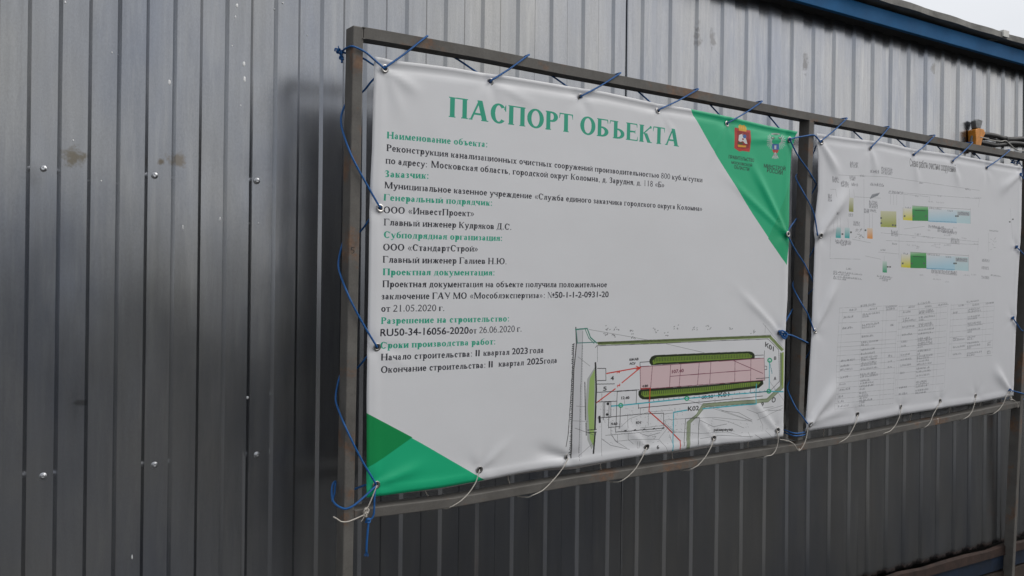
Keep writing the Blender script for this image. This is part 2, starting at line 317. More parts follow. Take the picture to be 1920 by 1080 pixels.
WID = dict(zip('АБВГДЕЖЗИЙКЛМНОПРСТУХЦЧШЩЪЫЬЭЮЯФ', [72, 58, 67, 58, 68, 61, 90, 50, 72, 72, 67, 68, 89, 72, 72, 72, 56, 67, 61, 71, 72, 72, 65, 101, 101, 72, 85, 56, 66, 103, 67, 79]))
WID.update(dict(zip('абвгдежзийклмнопрстуфхцчшщъыьэюя', [44, 50, 47, 41, 51, 44, 69, 39.5, 53.5, 53.5, 48.6, 50, 63, 53.5, 50, 53.5, 50, 44, 44, 50, 65, 50, 53.5, 50, 77, 77, 52, 67, 46, 43, 75, 46])))
WID.update({' ': 25, '.': 25, ',': 25, ':': 28, '«': 50, '»': 50, '/': 28, '-': 33, '№': 95})
WID.update({c: 50 for c in '0123456789'})
def glyph(ch, bold):
    up = ch.isupper() or not ch.isalpha(); h = .66 if up else .45
    T = (.17 if bold else .14) if up else (.16 if bold else .122)
    g = Glyph(T, (.064 if bold else .066*(1 if up else 1.3)), h); w = WID[ch]/100*(1.06 if bold else 1); t = g.t
    L = .07 if up else .05; R = w-L-T; c = ch.upper(); k = h/.66
    if not up and ch in 'аберуф': c = ch
    if c == ' ': pass
    elif c in 'ПНИЙЦШЩ':
        g.V(L); g.V(R)
        if c == 'П': g.H(L, R+T, h-g.sv*.6, g.sv*1.2)
        if c == 'Н': g.H(L, R+T, h*.5)
        if c in 'ИЙ': g.D(L+T*.6, .02, R-T*.1, h-.02-.02, T*.55)
        if c == 'Й': g.O(w/2, h+.15, .1, .09, 180, 360, .03, .045)
        if c in 'ЦШЩ':
            g.H(L, R+T, g.sv*.6, g.sv*1.2)
        if c in 'ЦЩ': g.tri(R+T+.06, g.sv, .16, -1)
        if c in 'ШЩ': g.V((L+R)/2)
    elif c == 'А':
        g.D(.04, 0, w/2-.03, h, t*1.2); g.D(w-.07-T*1.1, 0, w/2-.07, h+.014, T*1.1)
        g.H(w*.25, w*.7, h*.33); g.foot(.03, .1, 0); g.foot(w-.07-T*1.1, w-.06, 0)
    elif c == 'Б':
        g.V(L, u=1); g.H(L, w-.07, h-g.sv*.6, g.sv*1.2); g.tri(w-.07, h, .16)
        g.O(L+T, h*.29, w-L-T-.04, h*.29, -90, 90); g.H(L, L+T+.02, h*.58-t/2); g.H(L, L+T+.02, t/2)
    elif c == 'В':
        g.V(L); m = h*.53
        for y0, y1, rx in ((0, m, w-L-T-.04), (m-t, h, w-L-T-.08)):
            x = L+T+.06; g.O(x, (y0+y1)/2, rx-.06, (y1-y0)/2, -90, 90); g.H(L, x+.003, y0+t/2); g.H(L, x+.003, y1-t/2)
    elif c == 'Г':
        g.V(L); g.H(L, w-.03, h-g.sv*.6, g.sv*1.2); g.tri(w-.03, h, .17*k+.02)
    elif c == 'Д':
        g.V(R-.02, b=0); g.D(L+.04, 0, L+.13*k+.02, h, t*1.3); g.H(L+.1, R, h-g.sv*.6, g.sv*1.2); g.H(.02, w-.02, g.sv*.6, g.sv*1.2)
        g.tri(.045+.03, g.sv, .17, -1); g.tri(w-.02, g.sv, .17, -1)
    elif c == 'Л':
        g.V(R); g.D(L+.06, .03, L+.16*k, h, t*1.3); g.H(L+.08, R, h-g.sv*.6, g.sv*1.2); g.dot(L+.04, .05, .045)
    elif c == 'М':
        g.V(L+.01, T=t*1.3); g.V(R); g.D(w/2-T*.4, 0, L+.01, h, T); g.D(w/2-t*.3, 0, R+.01, h, t*1.1)
    elif c == 'Е':
        g.V(L, b=1, u=1); g.H(L, w-.07, h-g.sv*.6, g.sv*1.2); g.H(L, w-.04, g.sv*.6, g.sv*1.2); g.H(L, w-.16, h*.52)
        g.tri(w-.07, h, .15); g.tri(w-.035, 0, .17, 1); g.rect(w-.18, h*.41, w-.155, h*.63)
    elif c in 'ЖК':
        x = L if c == 'К' else w/2-T/2
        g.V(x)
        g.D(x+T*.8, h*.5, w-.14, h-.04, t*1.3); g.D(w-.07-T*1.1, 0, x+T+.02, h*.54, T*1.05); g.foot(w-.05-T*1.1, w-.07, 0); g.dot(w-.1, h-.055, .052 if bold else .045)
        if c == 'Ж':
            g.D(x-.02, h*.5, .1, h-.04, t*1.3); g.D(.07, 0, x-T-.02, h*.54, T); g.foot(.07, .05+T, 0); g.dot(.1, h-.055, .045)
    elif c == 'З':
        for y0, y1, rx in ((0, h*.54, w*.42), (h*.5, h, w*.37)): g.O(w*.45, (y0+y1)/2, rx, (y1-y0)/2, -140 if y0 == 0 else -90, 90 if y0 == 0 else 150)
        g.H(w*.3, w*.48, h*.52)
        g.tri(w*.13, h*.66, .1*k, 1)
    elif c == 'О': g.O(w/2, h/2, w/2-.035, h/2+.012)
    elif c in 'СЭ':
        a0, a1 = (42, 318) if c == 'С' else (-138, 138)
        g.O(w/2+(.02 if c == 'С' else -.03), h/2, w/2-.04, h/2+.012, a0, a1)
        if c == 'С':
            g.poly((w-.12, h*.8), (w-.055, h+.01), (w-.05, h*.62), (w-.085, h*.66)); g.dot(w-.1, h*.77, .05 if not up else .03)
        else: g.H(w*.35, w-.1, h*.52); g.dot(.09, h*.77, .045)
    elif c == 'Р':
        g.V(L); x = L+T+.05; g.O(x, h*.72, w-x-.03, h*.28, -90, 90); g.H(L, x+.003, h-t/2); g.H(L, x+.003, h*.44+t/2)
    elif c == 'Т':
        g.V(w/2-T/2); g.H(.03, w-.03, h-g.sv*.6, g.sv*1.2); g.tri(w-.03, h, .17*k+.02); g.poly((.03, h), (.085, h), (.04, h-.17*k-.02), (.024, h-.17*k-.02))
    elif c == 'Х':
        g.D(w-.09-T, 0, .06, h, T); g.D(.07, 0, w-.1-t, h, t*1.2)
        for x in (.07, w-.12): g.foot(x, x+.05, 0); g.foot(x, x+.05, h, -1)
    elif c == 'Ч':
        g.V(R); g.V(L, h*.5, h, b=0); g.O(L+(R-L)/2+T/2, h*.62, (R-L)/2+T/2, h*.22, 180, 300, T)
        g.H(L+(R-L)*.5, R, h*.41)
    elif c in 'ЬЪЫ':
        x = L if c != 'Ъ' else L+.12*k+.02; e = w-.04 if c != 'Ы' else w-.1-T*1.6
        g.V(x); X = x+T+.02; g.O(X, h*.29, e-X, h*.29, -90, 90); g.H(x, X+.003, h*.58-t/2); g.H(x, X+.003, t/2)
        if c == 'Ъ': g.H(.02, x, h-g.sv*.6, g.sv*1.2); g.poly((.02, h), (.07, h), (.03, h-.14), (.014, h-.14))
        if c == 'Ы': g.V(R)
    elif c == 'Ю':
        g.V(L); g.O(L+T+(w-L-T)/2+.06, h/2, (w-L-T)/2-.095, h/2+.012); g.H(L, L+T+.16, h/2)
    elif c == 'Я':
        g.V(R); x = R-.02; g.O(x, h*.73, x-.05, h*.27, 90, 270); g.H(x-.01, R, h-t/2); g.H(x-.01, R, h*.46+t/2); g.D(.05, 0, R-T*1.3, h*.48, T*.8); g.foot(.07, .1, 0)
    elif c == 'У': g.D(w/2-.02, 0, w-.12, h, t*1.2); g.D(w/2-.02, h*.3, .05, h, T); g.foot(.06, .1+T*.5, h, -1); g.foot(w-.14, w-.08, h, -1)
    elif c == 'а':
        g.V(w-.1-T*.9, .02, h*.72, 0, 0, T*.95); g.O(w/2-.02, h*.68, w/2-.08, h*.32, 0, 150, T*.8); g.O(w/2-.03, h*.29, w/2-.06, h*.31, 80, 300, T)
        g.H(w/2-.05, w-.12, h*.57); g.D(w-.13-T*.5, .0, w-.04, .03, .05); g.dot(.1, h*.72, .04)
    elif c == 'б':
        g.O(w/2, .22, w/2-.035, .23); g.O(w/2+.08, .38, w/2+.03, .25, 95, 185, T*.9, .05); g.poly((w/2, .6), (w-.08, .64), (w-.04, .7), (w-.07, .69), (w/2, .63))
    elif c == 'е':
        g.O(w/2, h/2, w/2-.03, h/2+.01, 0, 325); g.H(.08, w-.05, h*.55)
    elif c == 'р':
        g.V(L+.02, -.21, h, 1, 0); g.poly((L+.02, h), (L-.05, h-.03), (L-.05, h-.05), (L+.04, h-.06)); g.O(w/2+.045, h/2, w/2-.075, h/2+.01)
    elif c == 'у':
        g.D(w/2-.01-.09, -.14, w-.1, h, t*1.2); g.D(w/2-.03, 0, .04, h, T); g.foot(.05, .12, h, -1); g.foot(w-.13, w-.07, h, -1); g.dot(.1, -.16, .05); g.O(.17, -.12, .09, .09, 200, 330, .03, .03)
    elif c == 'ф':
        g.V(w/2-T/2, -.21, .66, 1, 0); g.O(w*.3, h/2, w*.3-.03, h/2+.01); g.O(w*.7, h/2, w*.3-.03, h/2+.01)
    elif c == '.': g.dot(.125, .045, .052)
    elif c == ',': g.dot(.115, .045, .052); g.poly((.09, .0), (.165, .04), (.14, -.07), (.07, -.13), (.11, -.05))
    elif c == ':': r = .06 if bold else .05; g.dot(.14, .05, r); g.dot(.14, .4, r)
    elif c in '«»':
        for x in (.08, .26):
            a, b = (x, x+.14) if c == '«' else (x+.14, x)
            k_ = .085 if c == '«' else -.085; g.poly((b, .42), (a, .23), (b, .04), (b+k_*.9, .04), (a+k_, .23), (b+k_*.9, .42))
    elif c == '/': g.D(.0, -.02, .24, .68, .04)
    elif c == '-': g.H(.04, .29, .22, .06)
    elif c == '№':
        g.V(.08, T=.035); g.V(.5, T=.035, b=0); g.D(.48-.02, 0, .07, .66, .1); g.O(.78, .36, .14, .17); g.H(.66, .9, .1, .035)
    elif c == '0': g.O(.25, .33, .22, .345, T=.095)
    elif c == '1': g.V(.22, u=0, T=.085); g.poly((.22, .66), (.11, .57), (.11, .6), (.3, .67))
    elif c == '2': g.O(.24, .48, .19, .19, -25, 165, .09); g.D(.05, .03, .33, .4, .09); g.rect(.04, 0, .45, .07)
    elif c == '3': g.O(.22, .5, .18, .17, -80, 150, .085); g.O(.22, .18, .22, .2, -150, 90, .09)
    elif c == '4': g.V(.3, b=0, u=0, T=.085); g.H(.03, .46, .2, .055); g.D(.03, .2, .3, .66, .05)
    elif c == '5': g.O(.2, .2, .23, .21, -140, 110, .09); g.rect(.14, .6, .42, .66); g.D(.08, .36, .14, .62, .05)
    elif c == '6': g.O(.25, .21, .21, .22, 0, 360, .085); g.O(.42, .3, .38, .37, 105, 190, .09)
    elif c == '8': g.O(.25, .5, .17, .17, 0, 360, .075); g.O(.25, .17, .2, .19, 0, 360, .085)
    elif c == '9': g.O(.25, .45, .21, .22, 0, 360, .085); g.O(.08, .36, .38, .37, -75, 10, .09)
    return g.p, w
_gc = {}
def gl(ch, bold):
    if (ch, bold) not in _gc: _gc[(ch, bold)] = glyph(ch, bold)
    return _gc[(ch, bold)]
def serif(cv, text, a, b, hcap, col, bold=False):
    """text from banner point a to b along its baseline; hcap is the capital height in metres"""
    a = np.array(a, float); b = np.array(b, float)
    W = sum(gl(c, bold)[1] for c in text)-.06; L = (b-a)/W; k = hcap/.66; x = -.03
    U = np.array([0, k])
    for c in text:
        ps, w = gl(c, bold)
        for cont in ps: cv.fill([a+np.outer(np.asarray(q)[:, 0]+x, L)+np.outer(np.asarray(q)[:, 1], U) for q in cont], col)
        x += w
_sc = {}
def sans_tris(text):
    """outline of the built-in sans font, as triangles"""
    if text not in _sc:
        cu = bpy.data.curves.new('lettering_tmp', 'FONT'); cu.body = text; cu.resolution_u = 3
        o = bpy.data.objects.new('lettering_tmp', cu); bpy.context.scene.collection.objects.link(o)
        bpy.context.view_layer.update()
        dg = bpy.context.evaluated_depsgraph_get(); me = bpy.data.meshes.new_from_object(o.evaluated_get(dg))
        me.calc_loop_triangles(); v = np.array([x.co[:2] for x in me.vertices]); tr = [tuple(t.vertices) for t in me.loop_triangles]
        bpy.data.objects.remove(o); bpy.data.curves.remove(cu); bpy.data.meshes.remove(me)
        _sc[text] = v, tr
    return _sc[text]
def sans(cv, text, a, b, hcap, col, up=None, alpha=1.0, fat=.0005):
    v, tr = sans_tris(text)
    if not len(v): return
    a = np.array(a, float); b = np.array(b, float)
    x0, x1 = v[:, 0].min(), v[:, 0].max(); ym = v[:, 1].max()
    U = np.array([0, hcap/ym]) if up is None else np.array(up, float)/ym
    q = a+np.outer((v[:, 0]-x0)/(x1-x0), b-a)+np.outer(v[:, 1], U)
    for f_ in ((-fat, 0), (fat, 0), (0, fat)):
        for t in tr: cv.fill([q[list(t)]+f_], col, alpha)
# ---------------------------------------------------------------- the print on the project banner
VINYL = (.735, .742, .77); GR = (.012, .47, .225); GRD = (.003, .27, .075); TXG = (.022, .37, .235); TXK = (.012, .012, .022)
c1 = Canvas(.02, -.53, 1.62, .56, 1700, VINYL)
def PP(*q): return [st(*p) for p in q]
c1.fill([PP((1292, 200), (1500, 235), (1495, 300), (1475, 497), (1410, 400), (1340, 287))], GR)
c1.fill([PP((1475, 497), (1440, 447), (1468, 380), (1484, 330))], (.010, .41, .18))
c1.fill([PP((686, 774), (795, 834), (912, 902), (860, 925), (680, 960))], GR)
c1.fill([PP((686, 774), (773, 820), (720, 858), (684, 880))], GRD)
def T(text, a, b, h, col=TXK, bold=False):
    A, B = st(*a), st(*b); serif(c1, text, A, B, st(a[0], a[1]-h)[1]-A[1], col, bold)
def TS(text, a, b, h, col=TXK):
    A, B = st(*a), st(*b); sans(c1, text, A, B, st(a[0], a[1]-h)[1]-A[1], col)
T('ПАСПОРТ ОБЪЕКТА', (841, 219), (1272, 275), 38, TXG, True)
T('Наименование объекта:', (725, 259.5), (914, 276.5), 13, TXG, True)
T('Реконструкция канализационных очистных сооружений производительностью 800 куб.м/сутки', (724.5, 283), (1316, 342), 12.5)
T('по адресу:', (723, 306.5), (801, 314), 12.5)
T('Московская область, городской округ Коломна, д. Зарудня, д. 118 «Б»', (808, 314), (1245, 352), 12.5)
T('Заказчик:', (721, 332), (804, 335.5), 13, TXG, True)
T('Муниципальное казенное учреждение «Служба единого заказчика городского округа Коломна»', (720.5, 353), (1316, 396), 12.5)
T('Генеральный подрядчик:', (719.5, 376), (922.5, 386), 12.5, TXG, True)
T('ООО «ИнвестПроект»', (719, 399.5), (889, 406), 12.5)
T('Главный инженер Кудряков Д.С.', (719.5, 422.5), (958, 431), 12.5)
T('Субподрядная организация:', (719, 446), (941, 452), 12.5, TXG, True)
T('ООО «СтандартСтрой»', (718, 469.5), (896, 472), 12.5)
T('Главный инженер Галиев Н.Ю.', (717.5, 492.5), (949, 495.5), 12.5)
T('Проектная документация:', (717.5, 516), (927, 516.5), 12.5, TXG, True)
T('Проектная документация на объекте получила положительное', (717, 538.5), (1136, 538.5), 12.5)
T('заключение ГАУ МО «Мособлэкспертиза»: №', (715, 561.5), (1038, 558.5), 12.5)
TS('50-1-1-2-0931-20', (1039, 558.5), (1139, 557), 11)
T('от 21.05.2020 г.', (714.5, 584.5), (833, 583), 12.5)
T('Разрешение на строительство:', (714, 607.5), (954, 602.5), 12.5, TXG, True)
TS('RU50-34-16056-2020', (713.5, 630.5), (877.5, 625.5), 13.5)
T('от 26.06.2020 г.', (879, 625.5), (977, 621.5), 12)
T('Сроки производства работ:', (713, 654), (928.5, 645.5), 12.5, TXG, True)
T('Начало строительства:', (714, 676), (885, 668.5), 12.5)
TS('II', (891, 668), (898, 667.7), 11.5); T('квартал', (905.5, 667), (954, 665), 11); TS('2023', (959, 664.5), (988, 663), 11.5); T('года', (992, 662.5), (1018, 661), 11)
T('Окончание строительства:', (714, 699.5), (910, 689.5), 12.5)
TS('II', (915.5, 689), (922.5, 688.6), 11.5); T('квартал', (934, 687.5), (981, 685), 11); TS('2025', (987, 684), (1017, 682), 11.5); T('года', (1019, 682), (1043, 680), 11)
# captions and the two coats of arms on the green corner
CK = (.006, .06, .035)
TS('ПРАВИТЕЛЬСТВО', (1366, 297), (1413, 304), 6.5, CK); TS('МОСКОВСКОЙ', (1371, 307), (1409, 313), 6.5, CK); TS('ОБЛАСТИ', (1376, 316), (1404, 321), 6.5, CK)
TS('МИНСТРОЙ', (1432, 314), (1472, 320), 9, CK); TS('РОССИИ', (1438, 323), (1467, 328), 8.5, CK)
def E7(*q): return PP(*[(1320+x/7.717, 200+y/7.717) for x, y in q])
def ell(x, y, rx, ry, n=20): return E7(*[(x+rx*math.cos(a), y+ry*math.sin(a)) for a in np.linspace(0, 6.283, n, endpoint=False)])
RD = (.50, .030, .022); YL = (.72, .42, .03); SV = (.55, .56, .57); BL = (.03, .12, .38); DKR = (.30, .02, .018)
c1.fill([E7((445, 300), (675, 345), (668, 600), (655, 655), (555, 640), (510, 650), (435, 600))], RD)
c1.fill([E7((480, 350), (655, 378), (646, 600), (560, 612), (475, 590))], DKR)
c1.fill([E7((505, 345), (500, 280), (530, 255), (560, 270), (590, 262), (620, 300), (612, 362))], YL)
for x in (535, 562, 590): c1.line(E7((x, 280), (x, 340)), .0012, (.45, .18, .02))
c1.fill([E7((505, 410), (550, 395), (560, 430), (600, 460), (625, 540), (590, 535), (560, 500), (520, 510), (495, 490))], (.72, .72, .72))
c1.fill([ell(585, 430, 26, 28)], BL); c1.fill([ell(560, 470, 12, 14)], DKR); c1.line(E7((560, 380), (565, 430)), .001, SV)
c1.fill([E7((485, 510), (560, 520), (555, 548), (490, 545))], (.06, .08, .03)); c1.fill([E7((485, 548), (530, 555), (610, 565), (600, 590), (490, 582))], (.75, .38, .02))
for sgn, cx in ((-1, 1000), (1, 1085)):           # silver eagle: spread wings, two heads, tail
    for k in range(9):
        a = math.radians(100+k*17) if sgn < 0 else math.radians(80-k*17)
        r = 100+6*(k % 2); x0_, y0_ = cx, 500
        c1.line(E7((x0_+30*math.cos(a), y0_+30*math.sin(a)), (x0_+r*math.cos(a)*.95, y0_+r*math.sin(a)*1.15)), .0024, SV)
    c1.fill([ell(cx+sgn*10, 455, 28, 22)], (.03, .16, .09)); c1.fill([ell(cx+sgn*12, 450, 9, 8)], SV)
c1.fill([ell(1040, 395, 70, 16)], (.35, .38, .37)); c1.fill([ell(1042, 405, 40, 10)], (.03, .2, .11))
c1.fill([E7((985, 540), (1085, 540), (1085, 615), (1040, 645), (985, 610))], BL); c1.fill([E7((1020, 560), (1048, 560), (1046, 612), (1018, 612))], SV)
c1.fill([E7((985, 622), (1085, 625), (1060, 672), (1005, 668))], (.50, .04, .03))
for k in range(7): c1.line(E7((1030, 660), (985+k*15, 745+(8 if k in (2, 3, 4) else 0))), .0026, SV)
c1.fill([ell(1030, 700, 30, 18)], (.30, .32, .30)); c1.fill([ell(1030, 700, 14, 8)], SV)
# the site plan
random.seed(5)
def P8(*q): return PP(*[(1040+x/4, 590+y/4) for x, y in q])
BK = (.02, .02, .022); GY = (.16, .165, .17); OL = (.22, .29, .11); LG = (.33, .48, .14); CY = (.06, .45, .55); RE = (.62, .05, .03); PK = (.70, .53, .55); MR = (.22, .07, .10)
def ln(q, wd=.0012, col=BK, a=1): c1.line(P8(*q), wd*1.25, col, a)
c1.fill([P8((150, 105), (205, 105), (205, 1065), (128, 1075), (130, 800), (148, 400))], (.50, .51, .53), .55)
ln([(152, 95), (158, 215), (140, 400), (128, 800), (125, 1075)], .003, (.10, .10, .10)); ln([(140, 215), (120, 560), (100, 900), (85, 990)], .0016); ln([(205, 120), (190, 560), (180, 1040)], .0010, GY)
for k in range(60):
    y = 220+k*14; ln([(138-k*.25, y), (132-k*.25-random.random()*8, y+6)], .002)
for k in range(46): y = 230+k*19; ln([(205-k*.5, y), (205-k*.5, y+9)], .0008, GY)
ln([(150, 110), (238, 103), (262, 170), (310, 212)], .0028, (.06, .25, .19)); ln([(222, 108), (250, 175), (290, 215)], .0018, (.08, .25, .18)); ln([(160, 212), (300, 205)], .0018, (.06, .22, .20)); ln([(155, 110), (165, 210)], .0018, (.08, .25, .2))
c1.fill([P8((310, 205), (820, 185), (1200, 168), (1620, 155), (1718, 262), (1700, 275), (1608, 175), (1200, 190), (820, 212), (320, 226))], OL)
for k in range(150):
    x = 320+k*8.7; y = 208-(x-320)*.041; ln([(x, y-3), (x, y+10)], .0020, (.02, .03, .01))
ln([(300, 245), (310, 232), (820, 214), (1200, 196), (1600, 182), (1680, 262), (1684, 500), (1600, 590)], .0016, GY)
c1.fill([P8((1688, 285), (1718, 285), (1716, 545), (1640, 620), (1600, 655), (1130, 690), (1085, 745), (1015, 812), (1010, 1010), (990, 1010), (992, 805), (1060, 745), (1110, 665), (1590, 628), (1688, 535))], (.30, .36, .24))
for k in range(34): y = 295+k*7; ln([(1696, y), (1714, y+2)], .0014, (.10, .16, .04))
ln([(1690, 285), (1690, 535), (1595, 632), (1110, 668), (1060, 745), (990, 806), (988, 1010)], .0012, (.12, .15, .08)); ln([(1718, 545), (1600, 655), (1130, 692), (1018, 812), (1012, 1008)], .0012, (.12, .15, .08))
def rr(q, wd, col): c1.line(P8(*q), wd, col)
top = [(722, 380), (706, 362), (706, 338), (720, 315), (745, 303), (900, 296), (1200, 284), (1455, 275), (1480, 280), (1496, 296), (1500, 318), (1494, 332), (1300, 345), (735, 378)]
c1.fill([P8(*top)], (.02, .03, .012)); c1.fill([P8((735, 374), (728, 345), (760, 318), (1200, 300), (1450, 290), (1480, 308), (1470, 325), (1200, 340), (760, 362))], (.19, .30, .045))
bot = [(640, 560), (625, 575), (624, 600), (634, 620), (655, 634), (700, 636), (1100, 600), (1530, 550), (1565, 520), (1560, 490), (1500, 497), (1100, 530), (720, 556)]
c1.fill([P8(*bot)], (.02, .03, .012)); c1.fill([P8((650, 575), (645, 600), (670, 618), (1100, 582), (1520, 532), (1545, 505), (1500, 505), (1100, 545), (720, 572))], (.19, .30, .045))
for k in range(62):
    x = 745+k*11.8; y = 325-(x-745)*.042; ln([(x, y), (x, y+24)], .0022, (.05, .08, .03))
    x = 655+k*14.2; y = 575-(x-655)*.075; ln([(x, y), (x, y+26)], .0022, (.05, .08, .03))
c1.fill([P8((635, 390), (870, 375), (1300, 347), (1570, 325), (1575, 490), (1300, 508), (1000, 530), (640, 560))], PK)
for q in ([(635, 390), (640, 560)], [(635, 390), (1570, 325), (1575, 490), (640, 560)], [(728, 385), (715, 556)], [(865, 376), (858, 540)], [(942, 372), (930, 535)], [(1080, 362), (1068, 525)], [(1168, 356), (1160, 515)], [(1350, 345), (1348, 505)], [(1470, 335), (1468, 498)], [(860, 462), (1470, 415)], [(1340, 345), (1560, 440)]):
    ln(q, .0016, MR)
TSq = lambda text, a, b, h, col=BK, alpha=.9: sans(c1, text, P8(a)[0], P8(b)[0], P8((a[0], a[1]-h))[0][1]-P8(a)[0][1], col, None, alpha, .0009)
TSq('107.40', (876, 440), (962, 430), 24, MR); TSq('ШКАВ', (556, 345), (622, 340), 16); TSq('АСУ', (556, 375), (600, 373), 16)
TSq('K01', (1225, 620), (1305, 612), 32); TSq('60.30', (1100, 632), (1185, 625), 24); TSq('K02', (996, 722), (1078, 716), 32); TSq('12.40', (497, 635), (555, 632), 20); TSq('4.60', (420, 828), (466, 826), 18)
TSq('4.80', (652, 545), (695, 541), 16); TSq('4', (415, 492), (438, 490), 30); TSq('5', (360, 570), (384, 568), 28); TSq('КН', (608, 822), (644, 820), 22); TSq('N', (462, 440), (482, 437), 18, RE); TSq('N', (466, 545), (484, 535), 18, RE)
TSq('6', (762, 1008), (778, 1006), 26); TSq('9', (1548, 688), (1566, 684), 28); TSq('В', (1645, 340), (1660, 338), 24); TSq('А', (1643, 492), (1660, 490), 24); TSq('К01', (1578, 240), (1640, 275), 36); TSq('О', (1628, 660), (1655, 655), 36)
TSq('10.00', (1612, 375), (1630, 450), 20, (.05, .25, .3)); TSq('резервуар', (1195, 875), (1335, 870), 14); TSq('резервуар', (1030, 960), (1038, 835), 5); TSq('2.00', (342, 740), (346, 695), 8); TSq('4.50', (433, 755), (437, 705), 8); TSq('3.50', (443, 640), (446, 595), 8)
ln([(385, 440), (635, 395)], .0026, RE); ln([(270, 690), (450, 555)], .0026, RE); ln([(500, 510), (640, 395)], .0026, RE)
for q in ((605, 385, 635, 398), (605, 410, 635, 398)): ln([(q[0], q[1]), (q[2], q[3])], .0018, RE)
ln([(712, 556), (705, 725), (820, 825), (940, 945), (940, 1010)], .0028, RE); ln([(640, 555), (715, 550)], .0026, (.4, .05, .04))
ln([(420, 685), (490, 680), (985, 628), (1300, 600), (1605, 575), (1715, 578)], .003, CY); ln([(1110, 705), (1505, 668), (1512, 520)], .003, CY); ln([(990, 715), (890, 732), (885, 1020)], .003, CY); ln([(1610, 345), (1608, 570)], .003, CY)
for x, y in ((1612, 342), (1606, 574), (988, 628), (492, 680)):
    c1.fill([P8(*[(x+19*math.cos(a), y+19*math.sin(a)) for a in np.linspace(0, 6.28, 14)]), P8(*[(x+9*math.cos(a), y+9*math.sin(a)) for a in np.linspace(0, 6.28, 14)])], (.05, .40, .22))
c1.fill([P8((295, 395), (310, 380), (300, 860), (310, 880), (300, 960), (275, 1010), (245, 940), (225, 700), (240, 480))], (.45, .47, .46)); c1.fill([P8((295, 410), (293, 990), (262, 930), (245, 700), (258, 480))], (.34, .50, .16))
ln([(300, 360), (308, 560), (300, 860)], .0042); ln([(302, 885), (290, 1040)], .0042); ln([(222, 505), (228, 790)], .0020); ln([(232, 810), (235, 905)], .0020); ln([(245, 865), (312, 860)], .0016); ln([(245, 885), (312, 880)], .0016)
for q in ([(315, 402), (378, 402), (380, 492), (315, 494)], [(315, 520), (445, 518)], [(315, 582), (630, 562)], [(315, 654), (460, 648)], [(360, 655), (362, 790)], [(405, 650), (402, 850)], [(465, 575), (460, 740)], [(610, 562), (608, 665)], [(320, 775), (640, 745), (815, 738), (815, 820)],
          [(372, 655), (418, 652), (418, 768), (372, 770), (372, 655)], [(490, 690), (485, 850)], [(402, 846), (486, 838)], [(625, 700), (1560, 610)], [(625, 672), (625, 705)], [(635, 356), (635, 390)], [(635, 356), (705, 352)], [(465, 575), (608, 566)], [(1465, 500), (1468, 588), (1605, 576)],
          [(1570, 320), (1572, 270)], [(1500, 305), (1565, 303)], [(1510, 480), (1608, 472)], [(1575, 385), (1590, 388), (1590, 410), (1575, 412)], [(460, 740), (455, 880), (820, 850)], [(980, 780), (1080, 770), (1075, 980)], [(980, 780), (968, 985)]):
    ln(q, .0014)
for x, y in ((395, 668), (390, 748)): c1.fill([P8(*[(x+10*math.cos(a), y+10*math.sin(a)) for a in np.linspace(0, 6.28, 12)])], BK)
ln([(333, 765), (336, 805)], .006)
thin = [[(250, 110), (700, 190)], [(830, 218), (1120, 285)], [(1000, 640), (1480, 800)], [(1130, 670), (1480, 798)], [(1560, 65), (1720, 255)], [(1578, 80), (1576, 140)], [(1610, 500), (1715, 640)], [(170, 315), (260, 385)], [(160, 685), (230, 690)], [(130, 795), (245, 800)], [(175, 1065), (290, 960)],
        [(425, 890), (450, 945), (540, 1000)], [(548, 890), (550, 935), (590, 970)], [(460, 950), (600, 935), (780, 935), (830, 870), (850, 840)], [(620, 950), (620, 1000), (635, 1000), (635, 945)], [(730, 915), (760, 912), (745, 935)], [(780, 935), (830, 990), (850, 1030)], [(1440, 710), (1520, 740), (1560, 830), (1560, 860)], [(1450, 880), (1470, 930)],
        [(900, 880), (1100, 890), (1300, 880), (1400, 910)], [(1180, 780), (1300, 800), (1420, 850)], [(1510, 740), (1710, 680)], [(1520, 790), (1710, 700)], [(640, 850), (820, 830)], [(480, 850), (560, 780), (700, 730), (880, 715)], [(820, 790), (960, 780), (1200, 770), (1480, 800)], [(1580, 870), (1640, 930), (1715, 1000)], [(350, 810), (350, 1060)]]
for q in thin: ln(q, .0009, GY, .8)
for k in range(10): ln([(810+k*9, 825+k*7), (830+k*9, 815+k*7)], .0012, GY)
for x, y in ((395, 100), (455, 100), (575, 130), (745, 118), (905, 92), (1040, 102), (1145, 95), (1315, 100), (380, 140), (575, 165), (1480, 130), (835, 150), (440, 165)):
    for k in range(6): a, b = random.uniform(-20, 20), random.uniform(-18, 18); ln([(x+a, y+b), (x+a+6, y+b-3)], .0014, GY)
for k in range(90):                                # faint hatching and levels along the lower edge
    x = random.uniform(350, 1690); y = random.uniform(850, 1010)-(x-350)*.07; ln([(x, y), (x+random.uniform(-14, 14), y+random.uniform(-10, 10))], .0009, GY, .6)
for k in range(5): ln([(520+k*72, 872-k*5), (532+k*72, 868-k*5)], .003)

